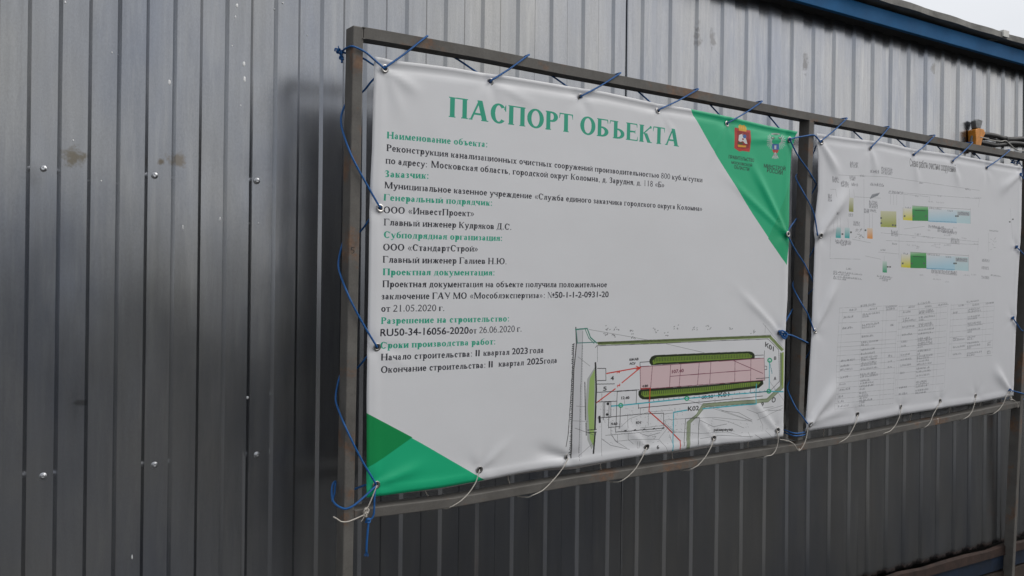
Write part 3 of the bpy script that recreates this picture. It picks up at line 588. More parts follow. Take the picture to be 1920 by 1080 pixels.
for k in range(26):
    x = 700+k*38; ln([(x, 640-(x-700)*.085), (x+3, 652-(x-700)*.085)], .0010)
for q in ([(315, 230), (315, 355)], [(150, 850), (300, 905)], [(420, 800), (420, 900), (470, 960)], [(640, 700), (640, 745)], [(700, 745), (700, 830)], [(545, 745), (545, 850)], [(900, 700), (900, 735)], [(1080, 640), (1080, 668)], [(1200, 628), (1200, 655)], [(1330, 618), (1330, 645)], [(350, 590), (350, 655)], [(520, 640), (520, 668)],
          [(380, 905), (800, 868), (830, 800)], [(820, 745), (890, 735)], [(1085, 790), (1190, 840), (1290, 820)], [(1090, 930), (1250, 905), (1480, 915)], [(1250, 720), (1380, 735), (1480, 790)], [(1500, 900), (1600, 960)], [(640, 890), (700, 910), (790, 885)], [(350, 930), (420, 980), (560, 1010)], [(860, 900), (880, 960)], [(1095, 1000), (1200, 985), (1300, 970)], [(470, 900), (470, 960)], [(1560, 700), (1640, 690)], [(1600, 720), (1700, 715)]):
    ln(q, .0010, (.10, .10, .11), .85)
for k in range(120):
    x = random.uniform(330, 980); y = random.uniform(700, 880); ln([(x, y), (x+random.uniform(-9, 9), y+random.uniform(-7, 7))], .0009, GY, .7)
c1.fill([P8((1705, 280), (1718, 280), (1716, 545), (1703, 548))], (.30, .42, .08), .8)
# ---------------------------------------------------------------- the print on the process-scheme banner
c2 = Canvas(1.62, -.53, 3.22, .58, 1700, (.70, .705, .735))
def Q4(*q): return PP(*[(1540+x/4.153, 280+y/4.153) for x, y in q])
def l2(q, wd=.0011, col=GY, a=.7): c2.line(Q4(*q), wd*1.2, col, min(1, a*1.15))
def grad(p0, p1, ca, cb):
    a, b = Q4(p0)[0], Q4(p1)[0]; d = b-a; dd = d@d; ca = np.array(ca); cb = np.array(cb)
    def f(x, y):
        k = np.clip(((x-a[0])*d[0]+(y-a[1])*d[1])/dd, 0, 1)[..., None]; return (ca*(1-k)+cb*k).astype(np.float32)
    return f
def micro(q0, q1, h=9, col=(.10, .10, .12), a=.95, f=None):
    """a line of writing too small to read: short uneven strokes in word lengths"""
    A, B = (f or Q4)(q0, q1) if f is None else f(q0, q1); L = np.hypot(*(B-A)); d = (B-A)/L; nn = np.array([-d[1], d[0]]); x = 0; hh = h*.00075
    while x < L:
        wl_ = random.uniform(.005, .022)
        e = min(x+wl_, L)
        while x < e:
            p = A+d*x; k = random.random()
            if k < .6: c2.line([p, p+nn*hh*random.uniform(.7, 1.1)], .0011, col, a)
            elif k < .9: c2.line([p, p+d*.0022+nn*hh*random.uniform(-.1, .9)], .0010, col, a)
            else: c2.line([p+nn*hh*.1, p+d*.003+nn*hh*.1], .0010, col, a)
            x += random.uniform(.0018, .0030)
        x += .003
A, B = Q4((688, 132), (1042, 180)); sans(c2, 'Схема работы очистных сооружений', A, B, .030, (.10, .10, .11), None, 1, .0003)
for (x, y, wd, n) in ((222, 106, 64, 4), (380, 170, 66, 2), (466, 148, 84, 5), (86, 222, 46, 4), (218, 218, 44, 3), (150, 258, 56, 4), (232, 272, 50, 2), (52, 360, 26, 5), (94, 498, 32, 2), (212, 510, 32, 2), (330, 472, 40, 3), (380, 476, 44, 2), (370, 410, 64, 5), (522, 332, 46, 2), (568, 334, 66, 2), (108, 712, 122, 2), (112, 734, 112, 1), (152, 748, 40, 1), (380, 270, 104, 2), (300, 210, 36, 1),
                      (190, 934, 40, 1), (92, 958, 220, 1), (90, 974, 130, 1), (92, 994, 216, 1), (90, 1010, 104, 1), (430, 992, 116, 1), (446, 1008, 90, 1), (470, 1024, 40, 1), (1004, 700, 66, 4), (1244, 920, 56, 2), (1244, 994, 58, 2), (1316, 984, 80, 1), (1248, 862, 56, 2), (248, 570, 50, 3), (540, 640, 50, 4), (456, 788, 36, 1), (548, 740, 34, 1), (1306, 636, 70, 1), (760, 266, 30, 1), (1120, 314, 40, 1), (900, 620, 120, 3), (940, 640, 110, 2), (850, 940, 200, 3), (830, 600, 130, 2)):
    for k in range(n): micro((x, y+k*11), (x+wd, y+k*11+wd*.1), 8)
for k in range(36): x, y = random.uniform(640, 1200), random.choice([350, 375, 400, 415, 610, 640, 665, 690, 720, 745, 770, 780, 960, 985, 1010, 1030])+random.uniform(-8, 8); micro((x, y), (x+random.uniform(14, 60), y+3), 7, (.2, .2, .22), .6)
def tank(x0, y0, x1, y1, skew, ca, cb, hor=False):
    c2.fill([Q4((x0, y0), (x1, y0+skew), (x1, y1+skew), (x0, y1))], grad((x0, y0), (x0, y1), ca, cb) if not hor else grad((x0, y0), (x1, y0), ca, cb))
W_ = (.72, .72, .73)
for (yy, x0) in ((440, 632), (800, 616)):
    h = 110 if yy == 440 else 118; sk = .07 if yy == 440 else .04
    X = lambda x: x-632+x0
    tank(X(632), yy+12, X(704), yy+h, 5, W_, (.68, .62, .03)); tank(X(704), yy-2, X(828), yy+28, 8, (.45, .60, .45), (.12, .42, .14)); tank(X(704), yy+28, X(828), yy+h+6, 2, (.02, .28, .06), (.02, .26, .05)); c2.line(Q4((X(726), yy+34), (X(806), yy+38)), .004, (.01, .12, .03))
    tank(X(828), yy+22, X(1050), yy+h+14, 12, (.68, .71, .74), (.40, .62, .74)); tank(X(1050), yy+32, X(1158), yy+h+22, 8, (.58, .66, .68), (.48, .66, .70)); c2.fill([Q4((X(1056), yy+44), (X(1150), yy+50), (X(1150), yy+80), (X(1056), yy+74))], (.42, .47, .50))
    l2([(X(632), yy+12), (X(632), yy+h)], .001); l2([(X(828), yy+h+8), (X(1050), yy+h+18)], .0018, (.05, .25, .42)); l2([(X(704), yy), (X(1158), yy+28)], .001); l2([(X(1158), yy+20), (X(1156), yy+h+30)], .001)
    micro((X(650), yy+16), (X(690), yy+20), 8); micro((X(836), yy+22), (X(930), yy+30), 8); micro((X(980), yy+42), (X(1020), yy+45), 8); micro((X(1062), yy+56), (X(1148), yy+62), 9); micro((X(1062), yy+68), (X(1148), yy+74), 9)
    for x in (640, 710, 806, 1040, 1055): c2.line(Q4((X(x), yy+h-30), (X(x)+9, yy+h-30)), .006, (.08, .1, .1))
tank(212, 376, 248, 484, 3, (.66, .66, .55), (.28, .30, .05)); tank(110, 606, 150, 688, 3, (.60, .70, .71), (.03, .40, .40)); tank(180, 608, 218, 690, 3, (.60, .70, .71), (.03, .40, .40)); tank(354, 612, 396, 694, 3, (.72, .62, .5), (.75, .30, .06)); tank(458, 480, 580, 604, 4, (.60, .60, .42), (.36, .40, .08)); tank(472, 870, 506, 958, 2, (.6, .68, .65), (.02, .34, .16))
for x, y in ((462, 535), (462, 575), (552, 590), (572, 592), (162, 660), (228, 646), (340, 630), (512, 915), (530, 915), (1466, 565), (1490, 545)): c2.line(Q4((x-4, y), (x+5, y)), .0055, (.08, .09, .09))
for q in ([(212, 312), (212, 376)], [(248, 314), (256, 380)], [(120, 532), (120, 606)], [(145, 534), (145, 606)], [(205, 540), (208, 610)], [(372, 500), (372, 612)], [(395, 500), (396, 612)], [(485, 830), (485, 870)], [(536, 350), (536, 430)], [(560, 352), (560, 432)], [(584, 356), (584, 436)], [(70, 310), (110, 312), (112, 375)], [(130, 200), (500, 214), (1230, 320)], [(260, 370), (460, 380)],
          [(640, 350), (840, 370), (840, 415)], [(1230, 390), (1220, 450)], [(640, 345), (640, 520)], [(70, 680), (66, 850), (300, 856)], [(330, 230), (330, 700)], [(460, 650), (640, 665), (1220, 720)], [(640, 340), (1230, 385)], [(500, 710), (1220, 742)], [(1220, 690), (1214, 790)], [(440, 800), (600, 815)], [(600, 540), (600, 850)], [(1470, 460), (1490, 700)], [(1300, 650), (1300, 800)], [(240, 700), (380, 728)], [(90, 560), (88, 640)], [(340, 830), (460, 856)], [(270, 625), (320, 690)], [(640, 620), (800, 600)]):
    l2(q, .0009, GY, .55)
for k in range(7): l2([(378+k*9, 385-k*4), (396+k*9, 352-k*2)], .003, (.18, .20, .22), .8)
for k in range(14): x, y = 255+random.random()*60, 620+random.random()*70; l2([(x, y), (x+14, y+random.uniform(-14, 14))], .0011, GY, .8)
for k in range(10): x, y = 1290+random.random()*60, 680+random.random()*110; l2([(x, y), (x+14, y+random.uniform(-14, 14))], .0011, GY, .5)
# the equipment table below
def R4(*q): return PP(*[(1440+x/4, 540+y/4) for x, y in q])
def mt(x, y, wd, h=9): micro((x, y), (x+wd, y-wd*.13), h, (.09, .09, .11), .95, R4)
def l3(q, a=.55): c2.line(R4(*q), .001, GY, a)
cols = [(535, 495), (560, 515), (700, 672), (860, 835), (885, 860), (965, 935)]
c2.line(R4((535, 150), (495, 925)), .001, GY, .5)
for i, y in enumerate((150, 185, 262, 350, 408, 440, 470, 505, 545, 580, 625, 665, 705, 745, 790, 825, 860, 900)):
    k = (y-150)/775; x0_ = 535-40*k; x1_ = 968-30*k; l3([(x0_, y+8*k), (x1_, y-20-14*k)])
for a, b in cols[1:]: l3([(a, 160-(a-535)*.05), (b, 905-(a-535)*.1)], .45)
for a, b in ((985, 950), (1005, 965), (1125, 1098), (1262, 1232), (1290, 1255), (1345, 1320)): l3([(a, 125), (b, 800-(a-985)*.14)], .45)
for a, b in ((1370, 1350), (1390, 1370), (1495, 1475), (1615, 1600), (1640, 1625), (1695, 1680)): l3([(a, 118), (b, 520-(a-1370)*.1)], .45)
for y in (140, 172, 215, 262, 310, 355, 400, 445, 480, 520, 545, 600, 640, 690, 750, 805): l3([(980-y*.04, y), (1345-y*.04, y-34)])
for y in (130, 160, 195, 240, 285, 330, 370, 420, 470, 530): l3([(1368-y*.03, y), (1695-y*.03, y-25)])
mt(692, 142, 114, 10); mt(610, 172, 52); mt(750, 166, 62); mt(880, 150, 78); mt(886, 166, 60); mt(1118, 124, 96, 10); mt(1046, 150, 50); mt(1172, 146, 50); mt(1272, 134, 74); mt(1486, 110, 90, 10); mt(1424, 138, 40); mt(1530, 134, 50); mt(1630, 122, 62)
for i, (y, l, r) in enumerate(((205, 0, 130), (222, 74, 50), (285, 0, 125), (304, 78, 95), (372, 0, 88), (415, 0, 122), (434, 0, 52), (470, 0, 100), (502, 0, 106), (530, 0, 122), (548, 106, 116), (572, 0, 116), (588, 68, 118), (615, 92, 130), (655, 0, 116), (672, 62, 130), (702, 0, 70), (722, 46, 100), (745, 0, 104), (765, 86, 40), (795, 0, 56), (815, 32, 64), (832, 0, 60), (852, 46, 98), (866, 0, 44), (888, 78, 40))):
    k = (y-150)/775
    if l: mt(566-46*k, y+6, l)
    mt(708-28*k, y, r)
for y in (285, 515, 557, 600): mt(912-(y-285)*.05, y, 28)
for i, (y, l, r) in enumerate(((180, 56, 100), (194, 0, 112), (228, 48, 120), (246, 100, 40), (278, 0, 100), (292, 92, 110), (322, 0, 116), (350, 76, 112), (386, 0, 90), (402, 40, 104), (420, 0, 108), (434, 34, 108), (450, 0, 36), (480, 0, 100), (500, 66, 20), (520, 0, 118), (536, 82, 90), (556, 0, 92), (580, 80, 110), (612, 0, 100), (636, 36, 110), (664, 0, 100), (712, 0, 80), (728, 0, 96), (746, 56, 84), (775, 0, 96), (795, 62, 80))):
    k = (y-150)/700
    if l: mt(1010-34*k, y+8, l)
    mt(1130-28*k, y, r)
for i, (y, l, r) in enumerate(((168, 0, 88), (184, 32, 96), (222, 0, 92), (238, 0, 70), (272, 0, 100), (288, 0, 110), (320, 0, 94), (336, 0, 30), (375, 40, 60), (390, 88, 44), (420, 0, 88), (442, 88, 98), (456, 0, 30), (495, 64, 110), (512, 0, 60))):
    if l: mt(1384, y+8, l)
    mt(1496-8*(y-160)/400, y, r)
for y in (415, 432, 480, 495): mt(1642, y, 24)
# ---------------------------------------------------------------- ground
X0R = .03378; PR = .0575
MB().add([(-150, -150, 0), (150, -150, 0), (150, 150, 0), (-150, 150, 0)], [(0, 1, 2, 3)]).build('ground', GROUND)
tag(bpy.data.objects['ground'], 'bare trodden dirt yard running up to the shed', kind='structure')
MB().add([(-9, -22, .004), (1.9, -22, .004), (1.1, WY-.3, .004), (-9, WY-.3, .004)], [(0, 1, 2, 3)]).build('added_pale_ground', PALE_GROUND); tag(bpy.data.objects['added_pale_ground'], 'pale ground patch added out of view to lighten the wall reflections', kind='structure')  # unseen pale patch, added so the near wall mirrors brighter ground

# ---------------------------------------------------------------- shed
shed = empty('metal_shed', (1.5, WY+1.5, 0), 'long shed clad in grey corrugated galvanised sheets with blue fascia', 'shed')
ZB, ZT = ZC-1.1, ZC+1.06
def profile(n0, n1):
    """(x, y) outline of the trapezoid sheet between half-period indices"""
    out = [(n0, None)]
    for n in range(math.ceil(n0-1e-6), math.floor(n1+1e-6)+1):
        out += [(n-.068, 'b'), (n+.068, 'b')]
    out.append((n1, None)); xs = []
    for q, _ in out:
        if q < n0-1e-9 or q > n1+1e-9: continue
        f = math.floor(q); fr_ = q-f
        prox = q-round(q)
        proud = (math.floor(q) % 2 == 1)
        if abs(prox) < .08:
            r = round(q); proud = ((r if prox > 0 else r-1) % 2 == 1)
        xs.append((X0R+PR*q, -.0042 if proud else .0042))
    # subdivide flats
    o = []
    for (xa, ya), (xb, yb) in zip(xs, xs[1:]):
        o.append((xa, ya))
        if xb-xa > .02:
            for k in (1, 2, 3, 4, 5): o.append((xa+(xb-xa)*k/6, ya+(yb-ya)*k/6))
    o.append(xs[-1]); return o
def sheet(n0, n1, layer, tilt, bow, lift, seed):
    pr = profile(n0, n1); NZ = 90; xc = sum(p[0] for p in pr)/len(pr); V = []; r2 = np.random.default_rng(seed); ph = r2.uniform(0, 6, 8)
    for j in range(NZ+1):
        z = ZB+(ZT-ZB)*j/NZ
        for i, (x, y) in enumerate(pr):
            e = math.exp(-((x-pr[0][0])/.03)**2)
            wob = .0007*math.sin(x*11+ph[0])*math.sin(z*3.1+ph[1])+.0005*math.sin(x*27+ph[2]+z*2)+.0004*math.sin(z*7+ph[3]+x*5)
            V.append((x, WY+y-layer+tilt*(x-xc)+bow*math.sin((z-ZB)*1.5+ph[4])+wob-lift*e*(.6+.4*math.sin(z*2.3+ph[5])), z+(0 if j else .004*math.sin(i*2.1))))
    n = len(pr); Fc = [(j*n+i, j*n+i+1, (j+1)*n+i+1, (j+1)*n+i) for j in range(NZ) for i in range(n-1)]
    for (du, dv, dr, da) in ((165, 64, .016, .0012), (62, 308, .016, -.0012), (155, 752, .02, .0012), (468, 338, .02, .0015), (470, 120, .03, .0016), (127, 920, .03, .0015), (1311, 75, .02, .002), (1508, 120, .02, .003), (120, 500, .07, .0012), (300, 620, .08, -.0014), (400, 300, .06, .001), (540, 420, .06, .0014)):
        q_ = wl(du, dv); V = [(x, y+da*math.exp(-((x-q_[0])**2+((z-q_[2])*.6)**2)/dr**2), z) for x, y, z in V]
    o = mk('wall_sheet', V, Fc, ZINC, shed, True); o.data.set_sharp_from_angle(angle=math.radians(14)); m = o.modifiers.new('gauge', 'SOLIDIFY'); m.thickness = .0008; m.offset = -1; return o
k = 0
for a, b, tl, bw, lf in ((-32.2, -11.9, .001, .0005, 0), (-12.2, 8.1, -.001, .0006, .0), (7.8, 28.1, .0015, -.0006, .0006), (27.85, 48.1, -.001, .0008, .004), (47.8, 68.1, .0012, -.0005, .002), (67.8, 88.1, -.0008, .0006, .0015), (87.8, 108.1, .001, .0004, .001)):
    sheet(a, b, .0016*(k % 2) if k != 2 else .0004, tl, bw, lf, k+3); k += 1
# screws: washer, hexagon flange head and dimple
def screw_mesh():
    m = MB(); A = np.linspace(0, 2*math.pi, 16, endpoint=False)
    ring = lambda r, y: [(r*math.cos(a), y, r*math.sin(a)) for a in A]
    m.sweep([ring(.0078, 0), ring(.0076, -.0016), ring(.0066, -.0022), ring(.0052, -.0028), ring(.0044, -.0058), ring(.0030, -.0066), ring(.0016, -.0058)]); return m
sm = None
def screw(x, z):
    global sm
    q = (x-X0R)/PR; y = WY+(.0042 if math.floor(q) % 2 == 0 else -.0042)-.001
    if sm is None:
        m = screw_mesh(); me = bpy.data.meshes.new('screw'); me.from_pydata(m.v, [], m.f); me.materials.append(SCREWM); me.polygons.foreach_set('use_smooth', [True]*len(me.polygons)); sm = me
    o = bpy.data.objects.new('screw', sm); COL.objects.link(o); o.parent = shed; o.location = np.array((x, y, z))-np.array(shed.location); o.rotation_euler = (random.uniform(-.06, .06), random.uniform(0, 6), random.uniform(-.06, .06))
for u, v in ((81, 316), (290, 329), (482, 339), (81, 893), (290, 872), (482, 853)):
    p = wl(u, v); screw(p[0], p[2])
for i in range(4): screw(X0R+PR*(-4.5-4*i), ZC+.25)
# dried paint drops
for (u, v, rx, rz) in ((443, 12, .0030, .0050), (440, 33, .0018, .0030), (434, 87, .0013, .0018), (456, 121, .0030, .0060), (457, 150, .0030, .0075), (450, 199, .0014, .0030), (318, 154, .0030, .0062), (413, 411, .0022, .0055), (485, 419, .0014, .0022), (515, 17, .0012, .0018), (529, 7, .0018, .0022), (463, 745, .0026, .0035), (342, 427, .0012, .0055), (122, 6, .0018, .0028), (137, 264, .0014, .0020), (190, 339, .0014, .0018), (210, 98, .0014, .002), (247, 1043, .0014, .005), (577, 66, .001, .0015)):
    p = wl(u, v); q = (p[0]-X0R)/PR; y = WY+(.0042 if math.floor(q) % 2 == 0 else -.0042)-.0030
    A = np.linspace(0, 2*math.pi, 12, endpoint=False); m = MB(); jit = [random.uniform(.85, 1.15) for _ in A]
    m.sweep([[(p[0]+s_*rx*j*math.cos(a), y+yy, p[2]+s_*rz*j*math.sin(a)) for a, j in zip(A, jit)] for s_, yy in ((1, .0032), (1, .0005), (.75, -.0002), (.2, -.0004))]); m.build('paint_spot', SPOT, shed, True)
# eaves
XL, XR = -2.0, 7.0
OV = .085
bevel(MB().box(XL, XR, WY-OV, WY-OV+.018, ZC+1.005, ZC+1.064).build('fascia', BLUE, shed), .002)
MB().box(XL, XR, WY-OV+.02, WY+.05, ZC+1.016, ZC+1.03).build('soffit', DARKWOOD, shed)
m = MB(); x = XL; e = 0
while x < XR:
    L = 1.15; dz = random.uniform(-.003, .003)
    m2 = MB(); pts = []
    for i in range(24):
        xx = x+(L+.03)*i/23; pts.append(xx)
    for s_, (ya, yb) in enumerate((((WY-OV-.03), WY+3.0),)):
        V = []; 
        for xx in pts:
            zz = ZC+1.076+dz+.0010*math.sin(xx*5)+.0008*math.sin(xx*23)+(.002 if e % 2 else 0)
            V += [(xx, ya+.004*math.sin(xx*23), zz), (xx, ya+.004*math.sin(xx*23+.5), zz+.024), (xx, yb, zz+.024+.30), (xx, yb, zz+.30)]
        Fc = []
        for i in range(len(pts)-1):
            for j in range(4): Fc.append((i*4+j, i*4+(j+1) % 4, (i+1)*4+(j+1) % 4, (i+1)*4+j))
        Fc += [(3, 2, 1, 0), tuple((len(pts)-1)*4+j for j in range(4))]; m2.add(V, Fc)
    m2.build('roof_sheet', ROOF, shed); x += L; e += 1
q = wl(1886, 76, OV+.036); MB().box(q[0]-.02, q[0]+.022, WY-OV-.0375, WY-OV+.03, ZC+1.079, ZC+1.106).build('tape_patch', WHITE, shed)
# plinth: rusty angle, blue channel, timber sleeper
m = MB(); V = []; n_ = 60
for i in range(n_):
    xx = XL+(XR-XL)*i/(n_-1); w1 = .004*math.sin(xx*17)+.003*math.sin(xx*41)
    V += [(xx, WY-.006+w1*.5, ZB-.006+w1), (xx, WY-.022, ZB-.012+w1), (xx, WY-.022, ZC-1.150), (xx, WY+.03, ZC-1.150)]
m.add(V, [(i*4+j, i*4+(j+1) % 4, (i+1)*4+(j+1) % 4, (i+1)*4+j) for i in range(n_-1) for j in range(4)]).build('plinth_angle', RUSTY, shed)
MB().box(XL, XR, WY-.012, WY+.06, ZC-1.215, ZC-1.152).build('base_channel', DIRTYBLUE, shed)
MB().box(XL, XR, WY-.016, WY+.12, ZC-1.29, ZC-1.225).build('sleeper', WOOD, shed)
MB().box(XL, XR, WY+.10, WY+.16, 0, ZC-1.29).build('footing', RUSTY, shed)
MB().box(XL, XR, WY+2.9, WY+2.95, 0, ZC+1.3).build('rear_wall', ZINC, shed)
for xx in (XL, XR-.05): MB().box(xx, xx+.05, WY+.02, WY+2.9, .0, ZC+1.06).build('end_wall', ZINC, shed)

# ---------------------------------------------------------------- steel frame
frame = empty('steel_banner_frame', tuple(Fs(0, 0)*np.array([1, 1, 0])), 'grey painted rectangular steel tube frame with rust patches holding two banners', 'banner frame')
def bar(ptsA, ptsB, name):
    """tube between two edge lines given as (s, t) lists"""
    m = MB(); rings = []
    for a, b in zip(ptsA, ptsB): rings.append([Fs(a[0], a[1], 0), Fs(b[0], b[1], 0), Fs(b[0], b[1], DP), Fs(a[0], a[1], DP)])
    m.sweep(rings); return bevel(m.build(name, STEEL, frame), .0025, 3)
rt = [st(*p) for p in ((662, 47), (683, 50.5), (725, 57.5), (900, 89), (1060, 121.5), (1300, 168), (1495, 206.5), (1650, 236.5), (1815, 268), (1905, 284))]
xr = st(1900, 1050)[0]; SR = .5*(st(1908, 850)[0]+xr)
rt[0][0] = TB+.0005; rt[-1] = np.array([SR-.0005, rt[-1][1]])
bar([(p[0], p[1]) for p in rt], [(p[0], p[1]-TB) for p in rt], 'top_rail')
zb = [st(*p) for p in ((665, 976), (715, 969), (850, 952), (1080, 911), (1200, 893), (1440, 855), (1600, 829), (1760, 796), (1880, 768.5))]
zb[0][0] = TB+.0005; zb[-1] = np.array([SR-.0005, zb[-1][1]])
bar([(p[0], p[1]+TB*.95) for p in zb], [tuple(p) for p in zb], 'bottom_rail')
tg = lambda z: -(ZC)/ez[2]
def post(s0_, top, bot, name='post', wd=TB, drift=0.0):
    A = [(s0_+drift*(top-t), t) for t in np.linspace(top, bot, 8)]; B = [(a[0]+wd, a[1]) for a in A]; return bar(A, B, name)
tl_ = st(662, 47)[1]
lp = []
post(0.0, tl_, -1.50, 'post')
mt_, mb_ = st(1520, 226)[1], st(1500, 826)[1]
sm_a, sm_b = st(1517, 240)[0], st(1497, 800)[0]
A = [(sm_a, mt_+.003), ((sm_a+sm_b)/2, 0), (sm_b, mb_)]
bar(A, [(a[0]+TB*1.08, a[1]) for a in A], 'post')
post(SR, rt[-1][1]+.001, -1.50, 'post')
# end plate of the left post, weld beads
for (s_, t_) in ((TB, tl_-.001), (TB, tl_-TB), (TB, zb[0][1]), (TB, zb[0][1]+TB*.95), (sm_a, mt_), (sm_a+TB*1.08, mt_+.0)):
    m = MB(); m.tube([Fs(s_-.0006, t_, -.0003+k2*.01) for k2 in range(4)] if t_ < .3 else [Fs(s_-.003+.002*k2, t_, -.0004) for k2 in range(4)], .0016, 6); m.build('weld_bead', STEEL, frame, True)
def strokes(name, segs, wd, mat):
    m = MB()
    for a, b in segs:
        a3, b3 = fp(*a, -.0004), fp(*b, -.0004); d = b3-a3; d /= np.linalg.norm(d); sd_ = np.cross(d, nf)*wd/2
        m.add([a3+sd_, b3+sd_, b3-sd_, a3-sd_, a3+sd_+nf*.0003, b3+sd_+nf*.0003, b3-sd_+nf*.0003, a3-sd_+nf*.0003], [(0, 1, 2, 3), (7, 6, 5, 4), (0, 4, 5, 1), (1, 5, 6, 2), (2, 6, 7, 3), (3, 7, 4, 0)])
    return m.build(name, mat, frame)
strokes('number_mark', [((658.5, 464), (665, 463.5)), ((659, 464), (659, 468.5)), ((659, 468.5), (663, 468.8)), ((663, 468.8), (664.3, 472)), ((664.3, 472), (661, 475)), ((661, 475), (658.5, 474))], .0011, INK)
strokes('number_mark', [((1759, 784), (1759, 793)), ((1757, 786), (1759, 784))], .0022, CHALK)

# ---------------------------------------------------------------- banners
def lerp_edge(pts, key, vals):
    p = np.array([st(*q) for q in pts]); o = np.argsort(p[:, key]); p = p[o]
    return np.interp(vals, p[:, key], p[:, 1-key])
def banner(name, label, E, cv, folds, eyelets, cat, NX=190, NZ=130, belly=.004):
    L_, R_, T_, B_ = E['l'], E['r'], E['t'], E['b']
    cs = [st(*q) for q in (T_[0], T_[-1], B_[-1], B_[0])]      # tl tr br bl
    base = Fs((cs[3][0]+cs[2][0])/2, (cs[3][1]+cs[2][1])/2, 0)
    o = empty(name, tuple(base), label, cat)
    tp = np.array([st(*q) for q in T_]); bp = np.array([st(*q) for q in B_]); lp_ = np.array([st(*q) for q in L_]); rp = np.array([st(*q) for q in R_])
    def along(P, k): 
        d = np.r_[0, np.cumsum(np.hypot(*np.diff(P, axis=0).T))]; d /= d[-1]; return np.stack([np.interp(k, d, P[:, 0]), np.interp(k, d, P[:, 1])], -1)
    U = np.linspace(0, 1, NX+1); Vv = np.linspace(0, 1, NZ+1)
    tc_, bc_, lc, rc = along(tp, U), along(bp, U), along(lp_, Vv), along(rp, Vv)   # l, r from top to bottom
    G = np.empty((NZ+1, NX+1, 2))
    for j, v in enumerate(Vv):
        for c in (0, 1):
            G[j, :, c] = (1-v)*tc_[:, c]+v*bc_[:, c]+(1-U)*lc[j, c]+U*rc[j, c]-((1-U)*(1-v)*tc_[0, c]+U*(1-v)*tc_[-1, c]+(1-U)*v*bc_[0, c]+U*v*bc_[-1, c])
    Sg, Tg = G[..., 0], G[..., 1]; UU, VV = np.meshgrid(U, Vv)
    D = -belly*np.sin(UU*math.pi)*np.sin(VV*math.pi)
    wdt = cs[1][0]-cs[0][0]; hgt = cs[0][1]-cs[3][1]
    dt = VV*hgt; dbm = (1-VV)*hgt; dl_ = UU*wdt; dr_ = (1-UU)*wdt
    def groove(d, at, wd, amp): return amp*np.exp(-((d-at)/wd)**2)
    D += groove(dt, .016, .008, .0032)-groove(dt, .0, .007, .002)+groove(dbm, .015, .007, -.0022)+groove(dl_, .02, .01, -.0012)+groove(dr_, .02, .01, -.0012)
    ey = [st(*q) for q in eyelets]
    if name == 'project_banner':
        m = MB(); k4 = np.linspace(.03, .99, 70); e_ = along(bp, k4)
        V = []
        for kk, (a, b) in zip(k4, e_):
            hgt2 = .0065*min(1, (kk-.02)*8)*(.55+.45*math.sin(kk*19+.6))+.0008
            V += [Fs(a, b+.02, .006), Fs(a, b-hgt2, .004+.003*math.sin(kk*23))]
        m.add(V, [(2*i, 2*i+1, 2*i+3, 2*i+2) for i in range(len(k4)-1)]); hm = m.build('hem', HEM, o, True); q_ = hm.modifiers.new('gauge', 'SOLIDIFY'); q_.thickness = .0006
    for e in ey:                                    # the cloth dimples and puckers round each eyelet
        d = np.hypot(Sg-e[0], Tg-e[1]); an = np.arctan2(Tg-e[1], Sg-e[0])
        D += .003*np.exp(-(d/.022)**2)+.0011*np.exp(-(d/.06)**2)*np.sin(an*5+e[0]*40)*(d/.03).clip(0, 1)
    for (a, b, wd, amp, grow) in folds:
        A, B = st(*a), st(*b); d = B-A; L = np.hypot(*d); d = d/L; nn = np.array([-d[1], d[0]])
        k = ((Sg-A[0])*d[0]+(Tg-A[1])*d[1])/L; off = (Sg-A[0])*nn[0]+(Tg-A[1])*nn[1]
        w_ = wd*(.35+grow*np.clip(k, 0, 1.2)); fall = np.where(k < 0, np.exp(-(k/.06)**2), np.exp(-(np.maximum(k-.55, 0)/.35)**2))
        D += -amp*fall*np.exp(-(off/w_)**2)
    P = O+Sg[..., None]*ex+Tg[..., None]*ez-D[..., None]*nf
    uv = np.stack([(Sg-cv.s0)/(cv.w/cv.ppm), (Tg-cv.t0)/(cv.h/cv.ppm)], -1)
    n = NX+1; Fc = [((j+1)*n+i, (j+1)*n+i+1, j*n+i+1, j*n+i) for j in range(NZ) for i in range(NX)]
    sh = mk('printed_sheet', P.reshape(-1, 3), Fc, mat_print(name+'_print', cv), o, True, uv.reshape(-1, 2))
    m = sh.modifiers.new('gauge', 'SOLIDIFY'); m.thickness = .0006; m.offset = -1; sh.data.materials.append(BACK); m.material_offset = 1
    for q, e in zip(eyelets, ey):
        j = np.unravel_index(np.argmin(np.hypot(Sg-e[0], Tg-e[1])), Sg.shape); dd = D[j]-.0012
        c = Fs(e[0], e[1], dd); tx, tz = random.uniform(-.25, .25), random.uniform(-.25, .25)
        a1 = ex+nf*tx; a2 = ez+nf*tz
        m = MB(); rings = []
        for phi in np.linspace(0, 2*math.pi, 22, endpoint=False):
            rd = math.cos(phi)*a1+math.sin(phi)*a2
            rings.append([c+rd*(.0072+.0026*math.cos(th))+nf*(.0011*math.sin(th)) for th in np.linspace(0, 2*math.pi, 8, endpoint=False)])
        nr = len(rings); V = [p for r in rings for p in r]; Fq = [(i*8+jj, i*8+(jj+1) % 8, ((i+1) % nr)*8+(jj+1) % 8, ((i+1) % nr)*8+jj) for i in range(nr) for jj in range(8)]
        m.add(V, Fq); rg = m.build('eyelet', BRASS, o, True)
        m = MB(); m.add([c+.0056*(math.cos(a)*a1+math.sin(a)*a2)+nf*.0002 for a in np.linspace(0, 6.2832, 16, endpoint=False)], [tuple(range(16))]); m.build('eyelet_hole', HOLE, rg) if False else mk('eyelet_hole', m.v, m.f, HOLE, o)
    return o
